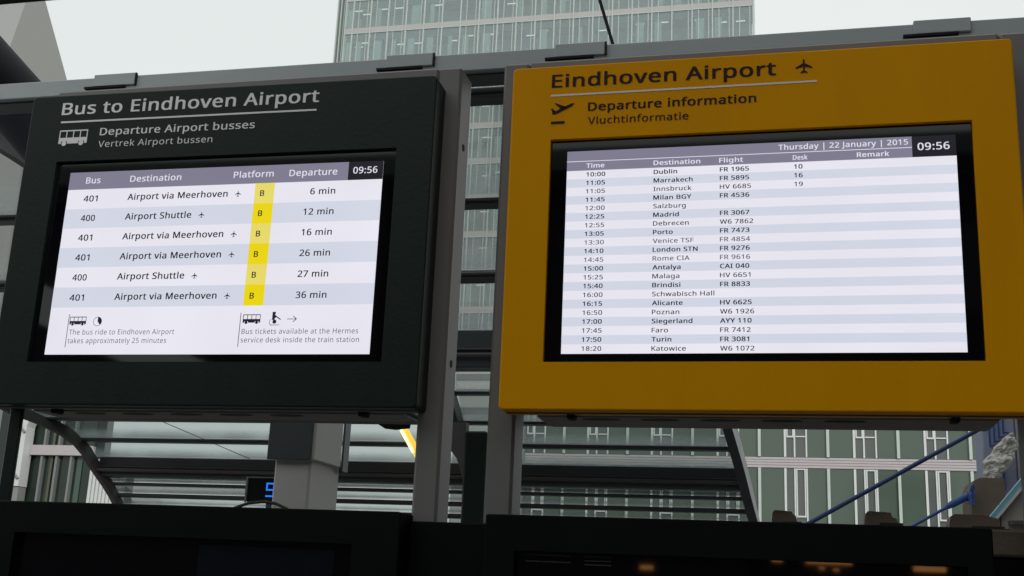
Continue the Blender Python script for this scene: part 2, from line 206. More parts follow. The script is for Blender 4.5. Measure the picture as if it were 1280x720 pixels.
# --- lettering: outlines of a humanist sans, per character [advance, [outline x,y,x,y ...]] in 1/1000 em
GLYPHS = json.loads(r'''{" ":[209,[]],"0":[459,[[269,578,229,581,186,578,149,566,119,547,93,520,73,486,58,446,48,399,41,346,39,287,42,229,48,176,60,129,76,88,97,54,122,27,153,8,188,-4,229,-8,261,-6,290,1,316,12,339,27,359,47,376,70,390,97,401,128,409,163,415,201,418,242,419,287,417,346,410,399,399,446,382,486,361,520,335,547,304,566],[202,518,229,521,256,518,279,510,298,495,314,475,326,449,336,417,343,380,347,336,348,287,347,238,343,194,336,156,326,124,314,98,298,78,279,64,256,55,229,52,202,55,178,64,159,78,143,98,131,125,121,156,115,194,111,238,110,287,111,336,115,380,121,417,131,449,143,475,159,495,178,510]]],"1":[459,[[285,573,226,573,71,452,108,405,169,455,179,463,188,471,196,477,203,483,211,491,219,499,218,489,218,479,217,470,217,460,216,450,216,439,216,428,216,415,216,400,216,0,285,0]]],"2":[459,[[255,579,221,581,197,580,174,577,153,572,132,565,113,557,94,548,77,537,60,526,45,513,83,466,104,482,126,495,147,506,169,514,194,519,221,520,249,518,273,510,294,496,309,477,318,453,322,424,320,399,315,376,306,353,295,331,280,309,261,287,240,264,216,238,188,210,38,59,38,0,417,0,417,64,128,64,128,67,247,185,275,214,301,241,324,267,344,292,361,318,375,344,386,371,392,399,394,428,391,458,384,485,372,510,356,531,336,548,313,562,285,572]]],"3":[459,[[273,576,218,581,181,579,147,573,115,563,87,550,61,537,39,521,75,473,89,482,103,491,117,498,132,505,147,511,164,515,181,519,199,521,219,521,249,519,274,511,295,498,311,481,320,460,323,434,321,413,316,394,307,377,294,362,278,350,259,339,236,332,209,327,180,326,123,326,123,265,179,265,211,264,240,261,265,255,288,247,306,236,320,223,331,206,337,187,339,164,335,132,324,104,305,81,278,65,241,55,194,51,168,52,141,56,114,61,87,69,61,78,36,89,36,23,60,13,85,5,110,-1,136,-5,164,-7,193,-8,241,-6,283,2,318,14,348,30,371,50,390,74,403,101,410,131,413,163,409,198,398,229,379,255,353,276,319,290,277,298,277,302,300,307,321,316,340,326,356,339,370,355,381,372,389,392,394,414,395,439,390,477,376,511,352,540,317,563]]],"4":[459,[[286,576,17,190,17,130,291,130,291,0,359,0,359,130,443,130,443,193,359,193,359,576],[292,500,295,500,295,492,294,483,294,474,294,464,293,454,293,444,292,434,292,423,291,412,291,400,291,387,291,374,291,193,86,193,257,438,263,446,270,456,276,468,282,479,287,490]]],"5":[459,[[86,573,64,302,99,280,112,283,128,285,146,288,164,290,182,291,197,292,243,289,279,279,306,262,325,239,337,210,341,176,339,149,333,126,323,106,310,89,293,76,274,65,252,58,227,54,200,52,174,53,148,57,121,62,95,70,71,79,51,90,51,23,70,14,91,6,116,0,142,-4,170,-7,199,-8,242,-5,280,2,314,15,343,32,368,54,387,81,402,111,410,145,413,183,410,217,402,247,389,274,371,297,349,316,322,331,292,342,258,349,221,351,202,351,185,350,169,348,155,346,142,344,132,342,146,508,373,508,373,573]]],"6":[459,[[318,580,306,581,265,578,228,572,196,562,168,548,143,530,121,510,103,486,87,461,75,433,64,404,57,374,51,342,47,310,45,278,44,245,46,204,51,166,59,133,70,103,84,76,101,54,119,35,140,19,163,7,187,-1,212,-6,239,-8,275,-5,307,2,336,15,361,33,382,55,399,82,411,112,419,147,421,184,419,220,412,251,400,279,384,303,365,322,342,338,316,349,287,356,255,358,233,357,213,355,194,350,178,343,163,335,150,326,138,315,128,303,119,291,115,291,117,322,121,352,127,380,134,407,145,431,158,454,173,474,193,491,216,504,242,515,273,521,308,523,320,523,332,522,344,520,356,519,367,516,377,513,377,573,368,576,356,578,344,579,330,580],[217,301,241,303,274,300,302,289,324,271,339,247,348,218,351,184,348,143,337,109,320,84,297,66,270,55,238,51,219,53,201,57,185,64,170,74,158,85,146,99,137,114,129,129,123,146,119,163,116,181,115,198,117,215,122,232,131,248,143,263,157,276,175,287,195,296]]],"7":[459,[[419,573,35,573,35,508,344,508,109,0,187,0,419,518]]],"8":[459,[[261,579,229,581,197,579,168,573,141,565,117,552,97,537,80,518,68,497,60,472,58,444,59,422,64,401,71,383,81,366,93,350,107,336,123,322,140,310,158,299,138,289,118,277,99,264,82,249,68,232,56,214,47,194,41,171,39,146,42,115,49,87,61,63,78,42,100,24,126,10,157,0,192,-6,231,-8,267,-6,300,1,330,11,356,26,378,44,395,65,408,90,416,118,419,148,417,173,411,196,401,216,389,234,373,250,355,265,335,279,314,291,291,303,310,314,329,325,346,338,361,352,374,367,385,383,394,401,399,421,400,443,398,472,390,497,378,519,362,538,341,553,318,565,291,574],[200,521,228,524,257,521,282,514,302,502,318,486,327,466,330,441,329,423,325,406,317,392,307,379,296,367,282,357,267,348,250,339,232,330,213,339,195,348,179,357,164,367,151,379,141,391,133,406,128,422,127,441,130,466,139,486,155,502,176,514],[194,260,217,270,229,265,253,256,274,246,293,235,310,223,324,211,335,197,343,182,348,166,350,148,346,120,336,96,319,76,295,60,265,51,229,48,192,51,161,60,138,76,121,96,112,119,108,145,110,164,114,182,121,197,130,212,142,225,157,237,174,249]]],"9":[459,[[250,579,223,581,188,578,156,570,127,557,101,540,80,517,63,491,50,460,43,426,40,387,42,352,49,321,61,294,76,270,95,250,118,235,144,223,173,216,204,214,227,215,247,218,266,223,282,230,297,238,310,247,322,258,332,269,341,281,346,281,344,250,340,221,334,192,327,165,316,141,303,118,287,99,268,82,245,68,218,58,188,52,152,50,140,50,128,51,115,53,103,55,92,57,82,60,82,0,92,-2,103,-4,117,-6,130,-7,143,-8,154,-8,195,-6,232,0,265,11,293,25,318,42,340,63,358,86,374,112,387,139,397,168,405,199,410,231,414,263,416,295,417,328,415,369,410,406,402,439,391,469,377,495,361,518,342,537,322,553,299,565,275,574],[192,518,223,521,242,520,260,516,277,508,291,499,304,487,315,474,324,459,332,443,338,426,342,409,345,392,346,374,344,358,339,341,330,325,318,310,304,296,286,285,266,276,244,271,220,269,186,273,158,284,137,301,122,325,113,354,110,388,113,429,124,463,142,488,165,507]]],":":[215,[[120,96,107,97,94,96,82,92,72,85,64,75,59,61,58,43,59,26,64,12,72,2,82,-6,94,-10,107,-11,120,-10,132,-6,142,2,151,12,156,26,157,43,156,61,151,75,142,85,132,92],[120,440,107,441,94,440,82,436,72,429,64,419,59,405,58,387,59,369,64,355,72,345,82,338,94,333,107,332,120,333,132,338,142,345,151,355,156,369,157,387,156,405,151,419,142,429,132,436]]],"A":[512,[[289,575,224,575,0,0,73,0,141,177,368,177,437,0,512,0],[252,490,255,500,257,493,260,484,263,473,267,461,271,449,274,438,278,428,280,420,282,415,346,241,165,241,230,415,232,421,235,429,238,438,241,447,244,457,247,468,249,479]]],"B":[521,[[78,573,78,0,279,0,318,2,354,8,385,19,413,33,436,52,454,74,467,100,475,130,478,163,476,191,470,215,461,236,448,253,433,267,415,279,395,288,373,295,350,300,350,304,372,309,392,317,409,328,424,340,437,354,446,371,453,389,457,409,459,431,453,478,434,515,404,541,361,558,307,569,241,573],[150,511,245,511,289,509,324,502,351,490,369,474,380,451,384,423,381,394,372,371,357,352,334,339,300,331,256,329,150,329],[150,269,260,269,293,267,321,263,344,256,362,247,377,235,388,221,395,205,399,188,401,168,398,138,388,112,371,91,346,74,311,64,265,61,150,61]]],"C":[507,[[353,580,324,581,281,578,242,571,206,559,174,543,145,523,120,499,99,471,81,440,67,406,57,369,51,329,49,287,52,230,62,178,78,131,101,90,130,56,166,28,208,8,257,-4,312,-8,342,-7,369,-6,393,-2,416,2,438,8,460,15,460,78,438,72,416,66,394,62,371,58,347,56,322,55,281,58,244,68,213,83,186,105,164,132,147,164,135,200,128,241,125,286,127,321,131,353,139,383,149,410,162,434,178,456,196,474,217,490,241,502,266,510,294,516,323,517,348,516,372,513,394,508,415,501,435,494,453,486,482,547,460,557,435,565,409,572,381,577]]],"D":[585,[[78,573,78,0,237,0,297,4,351,15,399,33,439,58,474,91,501,131,521,177,533,231,536,292,533,350,521,401,502,446,476,484,443,516,404,540,359,558,309,569,254,573],[150,511,244,511,287,508,327,500,361,487,391,469,416,444,435,415,449,379,457,337,460,289,454,220,434,164,402,119,357,87,299,68,228,62,150,62]]],"E":[446,[[78,573,78,0,398,0,398,63,150,63,150,268,383,268,383,330,150,330,150,509,398,509,398,573]]],"F":[416,[[78,573,78,0,150,0,150,243,383,243,383,306,150,306,150,509,398,509,398,573]]],"G":[584,[[377,580,346,581,286,577,233,564,186,544,145,517,111,482,84,442,65,395,53,343,49,286,52,229,63,176,81,130,105,89,136,55,173,28,217,8,267,-4,323,-8,362,-7,398,-5,431,-1,462,5,493,12,524,22,524,302,326,302,326,238,452,238,452,68,437,65,421,61,404,59,385,56,364,55,340,55,292,58,251,68,216,84,187,106,164,133,146,166,134,202,127,243,124,286,127,332,136,373,150,409,170,441,195,468,225,489,259,505,298,514,342,517,369,516,395,513,421,508,445,501,468,493,489,484,516,547,491,557,465,565,437,572,407,577]]],"H":[594,[[150,573,78,573,78,0,150,0,150,267,443,267,443,0,516,0,516,573,443,573,443,330,150,330]]],"I":[272,[[239,573,32,573,32,531,99,515,99,57,32,42,32,0,239,0,239,42,172,57,172,515,239,531]]],"J":[219,[[146,573,74,573,74,3,73,-19,69,-38,63,-53,54,-65,45,-74,33,-81,21,-85,8,-88,-5,-89,-15,-89,-25,-88,-35,-87,-45,-85,-54,-83,-63,-81,-63,-142,-55,-145,-46,-147,-37,-150,-27,-151,-16,-152,-3,-152,25,-150,52,-145,75,-135,96,-122,114,-104,128,-82,138,-56,144,-26,146,9]]],"K":[496,[[150,573,78,573,78,0,150,0,150,222,209,273,411,0,496,0,261,323,488,573,403,573,249,399,232,381,215,363,199,345,182,327,166,308,150,290]]],"L":[420,[[150,573,78,573,78,0,400,0,400,64,150,64]]],"M":[727,[[78,573,78,0,144,0,144,347,144,367,144,387,144,407,143,426,142,444,142,461,141,477,140,490,139,502,142,502,330,0,390,0,581,501,584,501,583,489,582,475,581,460,580,443,580,426,579,408,579,389,578,371,578,352,578,0,650,0,650,573,544,573,364,103,361,103,184,573]]],"N":[609,[[78,573,78,0,144,0,144,320,144,340,144,359,143,378,142,397,142,415,141,432,140,448,139,462,138,476,141,476,447,0,532,0,532,573,464,573,464,249,464,232,465,213,466,193,466,173,467,155,468,137,469,121,469,109,470,99,467,99,161,573]]],"P":[485,[[78,573,78,0,150,0,150,223,216,223,256,225,292,230,324,238,351,249,375,262,395,278,411,296,423,316,433,336,439,358,443,381,444,404,439,454,421,495,393,528,352,553,297,568,229,573],[150,511,223,511,269,508,306,499,334,484,354,462,366,435,370,401,368,375,362,352,352,334,338,318,320,306,298,296,272,290,242,286,208,285,150,285]]],"R":[499,[[78,573,78,0,150,0,150,237,264,237,403,0,487,0,330,257,349,264,367,274,385,285,401,298,415,315,427,334,437,356,442,381,444,410,442,444,434,474,422,500,404,522,381,540,353,555,320,565,281,571,236,573],[150,510,232,510,261,509,287,505,310,500,328,491,343,480,355,467,363,450,368,430,370,407,366,374,355,347,338,325,312,310,278,301,236,298,150,298]]],"S":[440,[[262,580,231,581,197,579,165,573,136,563,110,550,89,533,71,513,58,490,51,464,48,435,49,413,52,393,57,375,65,359,74,344,85,330,98,317,114,305,131,294,151,284,172,274,196,265,228,253,255,241,277,230,295,218,308,207,318,194,325,180,329,164,330,147,329,129,324,113,316,98,305,85,290,74,273,66,252,60,228,56,201,55,171,56,142,59,113,65,86,72,62,80,41,88,41,19,54,14,68,9,83,4,100,1,118,-2,137,-5,157,-7,177,-8,198,-8,238,-6,274,1,307,11,335,26,359,44,378,66,392,92,400,121,403,153,401,181,395,206,385,228,371,247,353,264,332,279,307,293,278,306,246,318,217,330,193,341,172,351,156,362,143,373,133,386,126,400,122,416,121,434,122,450,126,464,133,478,142,489,155,499,169,507,187,513,207,516,229,517,254,516,278,513,302,508,325,502,346,495,366,487,389,549,367,558,343,565,318,572,290,577]]],"T":[446,[[437,573,8,573,8,509,187,509,187,0,259,0,259,509,437,509]]],"V":[481,[[75,573,0,573,204,0,277,0,481,573,405,573,277,207,271,191,267,176,262,161,257,147,253,133,250,119,246,106,243,93,241,80,238,93,235,106,231,119,228,132,224,146,220,160,215,175,210,190,204,205]]],"W":[746,[[85,573,10,573,161,0,234,0,342,373,346,385,349,397,352,409,355,421,358,433,361,443,363,454,365,463,367,471,368,478,369,484,370,488,370,484,372,478,373,471,375,463,378,454,380,443,383,433,386,421,389,410,392,398,395,387,399,375,510,0,583,0,735,573,660,573,572,224,568,207,564,191,560,175,556,159,553,144,550,129,548,114,545,100,544,87,542,96,540,106,538,117,536,128,534,139,532,151,529,163,526,175,523,187,520,200,516,212,512,225,407,573,333,573,232,227,229,215,225,203,222,191,219,179,216,166,213,154,211,142,209,131,206,119,205,108,203,97,201,87,200,97,198,107,196,118,195,129,193,140,190,151,188,163,185,175,183,186,180,199,177,211,174,223]]],"Y":[454,[[79,573,0,573,191,219,191,0,263,0,263,222,454,573,376,573,227,291]]],"a":[450,[[279,433,231,437,204,436,177,432,151,426,126,419,104,410,84,400,106,347,124,355,143,363,163,370,183,376,205,379,227,380,253,378,275,371,293,359,306,342,313,317,316,285,316,259,243,257,179,251,127,238,87,219,59,192,43,159,37,119,39,92,45,68,55,48,68,30,84,16,103,6,124,-2,148,-7,172,-8,195,-7,216,-5,234,-1,250,5,265,13,279,22,292,33,304,46,317,61,320,61,334,0,385,0,385,293,381,338,368,375,347,403,318,422],[252,208,315,210,315,172,311,134,299,103,279,79,253,62,223,52,188,49,167,51,148,56,132,66,120,79,112,97,110,119,113,144,124,165,141,182,167,195,204,203]]],"b":[493,[[139,609,68,609,68,0,119,0,133,55,139,55,153,38,169,24,189,10,213,0,240,-6,272,-8,306,-5,337,3,365,17,390,36,410,61,427,91,439,127,447,168,449,215,444,283,428,338,401,381,365,412,322,431,272,437,240,435,213,429,189,419,169,405,153,390,139,373,135,373,136,383,137,396,138,410,138,426,139,443,139,461],[260,379,296,374,325,360,348,338,363,306,373,265,376,216,373,166,363,126,348,93,325,69,297,55,261,51,219,55,187,69,165,93,150,125,142,165,139,214,139,217,140,252,144,282,150,308,159,330,172,348,188,361,207,371,231,377]]],"c":[385,[[267,437,245,438,208,435,174,428,142,415,114,396,90,372,71,342,56,305,47,262,44,213,47,165,55,123,69,87,88,58,112,34,139,15,170,2,204,-5,241,-8,264,-7,285,-5,304,-2,320,3,336,8,351,15,351,78,336,71,319,65,302,60,283,56,262,54,240,53,214,55,191,61,172,71,155,86,141,104,131,126,123,152,119,181,117,213,119,247,123,277,131,303,141,325,155,343,172,358,193,368,217,374,244,376,259,375,275,373,292,370,308,365,323,361,337,356,358,415,344,421,328,426,309,431,288,435]]],"d":[493,[[425,609,354,609,354,438,355,429,355,418,356,405,358,393,359,383,359,374,354,374,345,386,335,397,323,407,310,416,296,423,280,429,262,434,243,437,221,438,171,432,128,413,93,381,66,338,49,282,44,214,49,146,65,91,92,48,128,17,171,-2,221,-8,242,-7,262,-4,279,1,296,7,310,15,323,24,335,35,345,46,354,58,358,58,368,0,425,0],[196,374,231,379,274,375,306,360,329,336,343,304,352,263,355,213,355,200,352,154,343,117,328,88,305,67,273,55,232,51,197,55,168,69,146,93,130,125,120,165,117,213,120,260,130,300,146,334,168,359]]],"e":[452,[[269,435,234,438,198,435,164,426,134,411,108,390,86,364,68,333,55,297,47,257,44,212,47,167,56,126,70,91,90,61,114,36,143,17,176,3,212,-5,251,-8,279,-7,304,-5,327,-1,349,4,370,11,392,20,392,82,370,73,348,66,327,60,305,56,280,53,254,52,215,56,181,69,154,90,134,119,122,157,117,201,411,201,411,244,409,281,402,315,390,346,374,373,354,396,329,414,301,427],[202,377,233,380,256,378,276,373,292,364,306,353,318,338,326,322,333,302,336,281,338,257,119,257,125,293,137,323,154,348,175,366]]],"f":[276,[[244,613,227,613,199,612,174,606,152,597,132,585,116,568,104,547,95,522,89,492,87,457,87,432,12,408,12,375,87,375,87,0,158,0,158,375,266,375,266,430,158,430,158,458,160,489,166,513,175,532,189,545,206,553,228,556,239,555,251,554,262,552,273,549,283,546,292,544,310,599,300,603,287,606,274,609,259,612]]],"g":[493,[[248,436,221,438,169,431,126,411,91,377,65,332,49,278,44,214,49,149,65,95,91,51,126,18,170,-2,221,-8,250,-6,275,-1,299,8,320,21,338,37,354,57,358,57,357,51,357,43,356,32,356,21,355,11,355,4,355,-13,352,-48,341,-77,324,-101,300,-119,271,-130,237,-134,206,-133,177,-130,149,-125,123,-118,99,-110,78,-100,78,-165,99,-174,122,-180,147,-186,174,-189,202,-192,233,-192,274,-190,310,-183,341,-172,367,-155,388,-135,404,-109,416,-80,423,-46,425,-7,425,430,369,430,359,373,355,373,338,393,319,409,297,422,273,431],[207,376,230,379,257,377,281,371,302,362,319,348,332,331,343,309,350,282,355,251,356,214,356,197,355,173,353,151,349,131,343,113,336,98,326,85,315,74,303,65,288,58,271,53,253,51,232,50,197,54,169,68,146,92,130,124,120,165,117,213,119,247,123,277,130,303,140,326,153,344,169,359,187,370]]],"h":[496,[[139,609,68,609,68,0,139,0,139,222,140,254,144,283,150,308,160,329,173,347,189,360,210,370,235,377,265,379,295,376,319,367,338,353,351,333,358,307,361,275,361,0,431,0,431,280,429,314,423,344,413,370,399,391,382,408,360,421,335,430,306,435,273,437,255,436,238,434,221,429,204,424,188,416,174,407,161,397,149,385,140,370,135,370,136,379,137,389,138,399,138,410,139,420,139,431]]],"i":[207,[[139,430,68,430,68,0,139,0],[115,590,104,591,93,590,83,586,75,580,68,572,64,560,63,546,64,532,68,521,75,512,83,506,93,502,104,501,115,502,124,506,133,512,140,521,144,532,145,546,144,560,140,572,133,580,124,586]]],"k":[428,[[138,609,68,609,68,0,138,0,138,158,187,200,336,0,421,0,235,246,409,430,326,430,189,285,184,279,178,272,172,264,165,256,159,248,152,240,146,232,142,226,138,221,135,221,135,232,136,244,137,257,137,270,138,282,138,291]]],"l":[207,[[139,609,68,609,68,0,139,0]]],"m":[750,[[298,436,266,438,249,437,233,435,217,431,201,425,186,418,173,409,160,398,149,385,140,371,136,371,125,430,68,430,68,0,139,0,139,223,140,255,144,283,150,308,158,329,170,347,185,360,204,370,227,377,253,379,272,377,289,374,303,367,315,359,325,347,332,333,337,317,341,298,342,277,342,0,411,0,411,237,414,280,423,315,438,342,460,362,490,374,528,379,555,376,577,367,594,353,606,333,613,308,615,277,615,0,685,0,685,280,681,330,669,371,649,401,621,421,584,434,540,438,512,436,486,430,461,420,438,406,418,388,402,366,398,366,386,388,369,406,349,420,325,430]]],"n":[496,[[322,434,275,438,257,437,239,435,222,431,206,425,190,418,175,409,162,398,150,385,140,371,136,371,125,430,68,430,68,0,139,0,139,223,142,269,151,308,166,338,189,361,222,374,265,379,295,376,319,367,338,353,351,333,358,307,361,275,361,0,431,0,431,280,426,330,413,371,391,401,361,421]]],"o":[485,[[281,435,244,438,204,435,169,426,137,412,110,392,87,367,68,336,55,301,47,261,44,216,46,181,51,150,59,121,70,95,84,71,100,51,119,33,140,18,163,7,188,-1,214,-6,241,-8,271,-6,299,-1,324,7,348,18,369,33,388,51,404,71,417,95,428,121,436,150,440,181,442,216,439,261,431,301,417,336,398,367,374,392,347,412,316,426],[202,374,242,379,270,376,294,370,314,359,331,344,345,325,355,303,363,277,367,248,369,216,367,184,363,154,356,128,345,105,331,86,314,71,294,59,270,53,243,51,216,53,192,59,172,71,155,86,141,105,130,128,123,154,119,184,117,216,120,263,130,303,147,335,171,359]]],"p":[493,[[322,432,273,438,251,437,231,434,213,429,197,422,182,414,170,405,158,394,148,383,139,371,136,371,126,430,68,430,68,-192,139,-192,139,-16,139,-5,138,7,137,20,136,33,135,45,134,55,139,55,148,44,158,33,170,24,182,15,197,7,213,1,231,-4,251,-7,272,-8,306,-5,337,3,365,17,390,37,410,62,427,93,439,129,447,170,449,216,444,284,428,339,401,383,365,413],[260,379,296,374,325,359,348,334,363,302,373,262,376,217,375,186,371,157,364,131,354,108,341,88,326,72,308,60,286,53,261,51,233,53,208,59,188,70,172,85,159,103,150,126,144,152,140,182,139,216,139,229,141,261,145,289,152,313,161,333,174,349,190,362,210,371,233,377]]],"r":[331,[[277,438,269,438,249,437,231,433,214,426,198,418,183,407,170,395,158,381,147,367,137,351,134,351,126,430,68,430,68,0,139,0,139,229,140,251,143,270,149,289,156,305,166,321,176,334,189,346,202,355,217,363,232,369,248,373,264,374,271,374,279,373,287,372,296,371,303,370,310,368,319,433,312,435,304,436,295,437,286,437]]],"s":[384,[[228,437,202,438,157,435,118,425,85,408,61,386,46,358,41,324,43,302,48,283,57,266,69,252,84,239,103,228,124,217,148,206,174,196,200,185,222,176,239,167,253,158,264,150,271,141,276,132,279,123,280,112,277,94,269,79,256,66,236,57,211,51,178,49,153,50,128,54,104,60,81,67,60,75,42,83,42,19,59,11,78,5,99,-1,122,-5,148,-7,176,-8,210,-6,241,-2,268,6,292,18,311,32,327,49,339,69,346,92,348,119,346,140,341,159,333,176,321,191,306,203,289,215,268,226,245,236,219,246,193,256,172,266,154,274,139,282,127,290,119,298,113,307,109,317,108,328,111,343,118,356,131,366,149,374,171,379,197,380,218,379,238,377,258,372,278,366,297,360,315,353,339,409,319,417,298,424,275,430,252,434]]],"t":[289,[[144,528,103,528,75,437,13,409,13,375,74,375,74,125,76,93,82,66,91,44,104,27,120,13,138,4,157,-3,178,-7,200,-8,213,-8,226,-6,240,-4,253,-2,263,1,272,5,272,59,264,56,255,54,245,53,233,51,222,50,212,50,193,52,177,58,163,69,153,83,146,103,144,127,144,375,269,375,269,430,144,430]]],"u":[496,[[135,430,63,430,63,148,65,114,71,85,81,59,95,38,112,21,134,8,159,-1,187,-6,220,-8,238,-7,256,-5,273,-1,290,4,306,11,321,20,334,31,346,43,356,57,359,57,370,0,427,0,427,430,357,430,357,206,356,175,352,146,345,121,336,100,323,82,306,69,285,59,260,53,230,51,200,53,176,62,158,76,145,96,137,122,135,153]]],"v":[407,[[75,430,0,430,163,0,244,0,407,430,332,430,241,176,237,165,232,152,227,138,222,124,218,110,214,96,210,84,207,72,204,63,201,63,199,72,197,83,193,96,189,109,185,123,180,137,176,151,171,164,167,176]]],"w":[630,[[82,431,9,431,127,1,207,1,284,242,287,253,291,264,294,275,297,286,299,297,302,307,304,317,306,326,308,335,310,343,312,351,313,357,316,357,317,351,319,343,321,335,323,326,325,317,328,308,330,297,333,287,336,276,339,265,342,254,346,243,419,1,502,1,621,431,549,431,489,201,485,185,481,169,477,153,473,137,469,122,466,108,464,95,462,84,460,74,457,74,456,84,454,96,451,109,447,122,444,135,440,149,436,163,432,176,428,188,354,431,277,431,201,188,199,180,196,170,193,160,190,149,187,138,185,128,182,117,180,107,178,97,176,88,174,80,172,73,169,73,168,84,166,96,163,109,160,124,157,139,153,154,149,170,145,186,141,201]]],"x":[424,[[102,430,22,430,170,220,14,0,94,0,213,172,330,0,410,0,253,220,402,430,322,430,213,268]]],"y":[409,[[76,430,1,430,174,-2,152,-59,145,-73,138,-87,130,-99,121,-110,110,-118,99,-126,86,-131,72,-134,56,-135,47,-135,38,-134,30,-133,22,-132,15,-131,9,-130,9,-186,16,-188,25,-189,34,-190,44,-192,55,-192,67,-192,94,-191,117,-185,138,-176,157,-164,173,-148,188,-130,201,-108,213,-85,224,-59,409,430,333,430,245,186,238,164,231,142,224,121,217,100,212,83,209,68,205,68,203,80,200,92,196,105,193,117,188,130,184,144,179,157,174,171,169,185]]],"z":[377,[[340,430,45,430,45,375,262,375,31,47,31,0,346,0,346,55,112,55,340,377]]],"|":[442,[[250,609,192,609,192,-193,250,-193]]]}''')
CAPH = .573
_gm = {}
def glyph(ch):
    if ch not in _gm:
        adv, loops = GLYPHS[ch]; v, f = [], []
        if loops:
            c = bpy.data.curves.new("t", 'CURVE'); c.dimensions = '2D'; c.fill_mode = 'BOTH'
            for L in loops:
                sp = c.splines.new('POLY'); sp.points.add(len(L)//2-1); sp.use_cyclic_u = True
                for k in range(len(L)//2): sp.points[k].co = (L[2*k]/1000, L[2*k+1]/1000, 0, 1)
            o = bpy.data.objects.new("t", c); COL.objects.link(o)
            me = bpy.data.meshes.new_from_object(o)
            v = [tuple(q.co)[:2] for q in me.vertices]; f = [tuple(p.vertices) for p in me.polygons]
            bpy.data.objects.remove(o); bpy.data.curves.remove(c); bpy.data.meshes.remove(me)
        _gm[ch] = (adv/1000, v, f)
    return _gm[ch]

def text(mb, body, x0, x1, z, cap, y, bold=.0, space=.03, xf=1.0, words=None):
    """flat print; bold (em) thickens the strokes; words: list that receives one MB per word instead"""
    pen = 0; items = []
    for ch in body:
        adv, v, f = glyph(ch); items.append((ch, pen, v, f)); pen += adv+space
    xs = [p+q[0] for _, p, v, _f in items for q in v]
    a, b = min(xs)-bold, max(xs)+bold
    sz = cap/(CAPH+.9*bold); sx = (x1-x0)/(b-a) if x1 is not None else sz*xf
    tgt = mb if words is None else MB()
    offs = ((0, 0),) if bold <= 0 else ((-bold, -bold*.45), (bold, -bold*.45), (bold, bold*.45), (-bold, bold*.45), (0, 0))
    for ch, p, v, f in items:
        if ch == ' ' and words is not None:
            words.append(tgt); tgt = MB()
        for q, (ox, oz) in enumerate(offs):
            i = len(tgt.v)
            tgt.v += [(x0+(p+c[0]+ox-a)*sx, y-q*.00003, z+(c[1]+oz+bold*.45)*sz) for c in v]
            tgt.f += [tuple(i+k for k in g) for g in f]
    if words is not None: words.append(tgt)
    return mb

# ------------------------------------------------------------------ materials
M_beam = mat("grey_steel_paint", (.42, .455, .475), .5, 0, .12, 4, .15)
M_frame = mat("frame_steel_paint", (.19, .182, .182), .5, 0, .15, 5, .2, streak=True)
M_dark = mat("dark_green_black_paint", (.0065, .0150, .0122), .42, 0, .25, 7, .25, spec=.27, streak=True)
M_yel = mat("yellow_board_paint", (.84, .355, .0004), .45, 0, .09, 8, .2, spec=.06, streak=True)
M_black = mat("black_cabinet_paint", (.0028, .0040, .0038), .5, 0, .2, 6, .2, spec=.12)
M_bezel = mat("black_bezel_glass", (.003, .003, .005), .03, 0, .1, 3, 0, spec=.5, rv=.15)
M_slot = mat("black_gap", (.004, .004, .004), .8, 0, .1)
M_under = mat("underside_sheet", (.21, .18, .165), .6, 0, .25, 9)
M_vent = mat("vent_mesh_black", (.03, .026, .024), .7, 0, .3, 200)
M_white = mat("white_print", (.86, .85, .86), .5, 0, .08, 8)
M_print = mat("dark_print_on_yellow", (.03, .010, .008), .5, 0, .1, 8, spec=.2)
M_purlin = mat("canopy_steel", (.062, .070, .078), .35, 0, .2, 3, .1)
M_rib = mat("canopy_rib_steel", (.10, .088, .09), .4, 0, .2, 3)
M_gutter = mat("gutter_grey", (.13, .135, .145), .4, 0, .2, 4)
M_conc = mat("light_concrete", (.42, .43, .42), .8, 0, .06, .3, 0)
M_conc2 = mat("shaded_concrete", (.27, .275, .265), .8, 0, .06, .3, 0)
M_slab = mat("tower_slab_panel", (.44, .44, .43), .6, 0, .08, .6)
M_mull = mat("tower_mullion", (.47, .53, .51), .4, 0, .06, 2)
M_wmull = mat("white_mullion", (.68, .70, .69), .45, 0, .08, 3)
M_fin = mat("pale_glass_fin", (.52, .60, .56), .3, 0, .1, 2)
M_band = mat("pinkish_cladding", (.50, .46, .47), .6, 0, .08, 4, streak=False)
M_tglass = None
M_room = mat("office_interior", (.66, .71, .70), .8, 0, .15, .5)
M_ceil = mat("office_ceiling", (.28, .31, .30), .8, 0, .1, .5)
M_blue = mat("blue_gloss_paint", (.03, .09, .33), .35, 0, .2, 20, .2)
M_dblue = mat("dark_blue_rod_paint", (.02, .055, .18), .35, 0, .2, 20, .2)
M_brown = mat("weathered_brown_concrete", (.45, .36, .29), .9, 0, .35, 9, .8)
M_olive = mat("mossy_brown_stone", (.19, .155, .115), .9, 0, .4, 7, .8)
M_lilac = mat("lilac_blue_sheet", (.30, .33, .46), .6, 0, .2, 3)
M_cyan = mat("pale_blue_edging", (.20, .42, .52), .5, 0, .2, 12)
M_wsheet = mat("white_crumpled_sheet", (.66, .64, .60), .6, 0, .15, 14, .5)
M_pinkw = mat("grimy_white_wall", (.52, .47, .44), .7, 0, .2, 6, streak=True)
M_pave = mat("pavement_grey", (.16, .16, .155), .85, 0, .2, 1.5, .5)
M_roofd = mat("overhead_roof_black", (.02, .02, .024), .6, 0, .2, 3)
M_strut = mat("strut_dark_paint", (.016, .017, .024), .6, 0, .2, 3, spec=.15)
M_cable = mat("black_cable_rubber", (.03, .035, .032), .5, 0, .1, 10)
M_pillar = mat("pillar_grey_paint", (.42, .41, .40), .55, 0, .08, 3, .2)
M_lightbox = mat("pale_grey_box_side", (.42, .415, .385), .55, 0, .12, 5, .1)
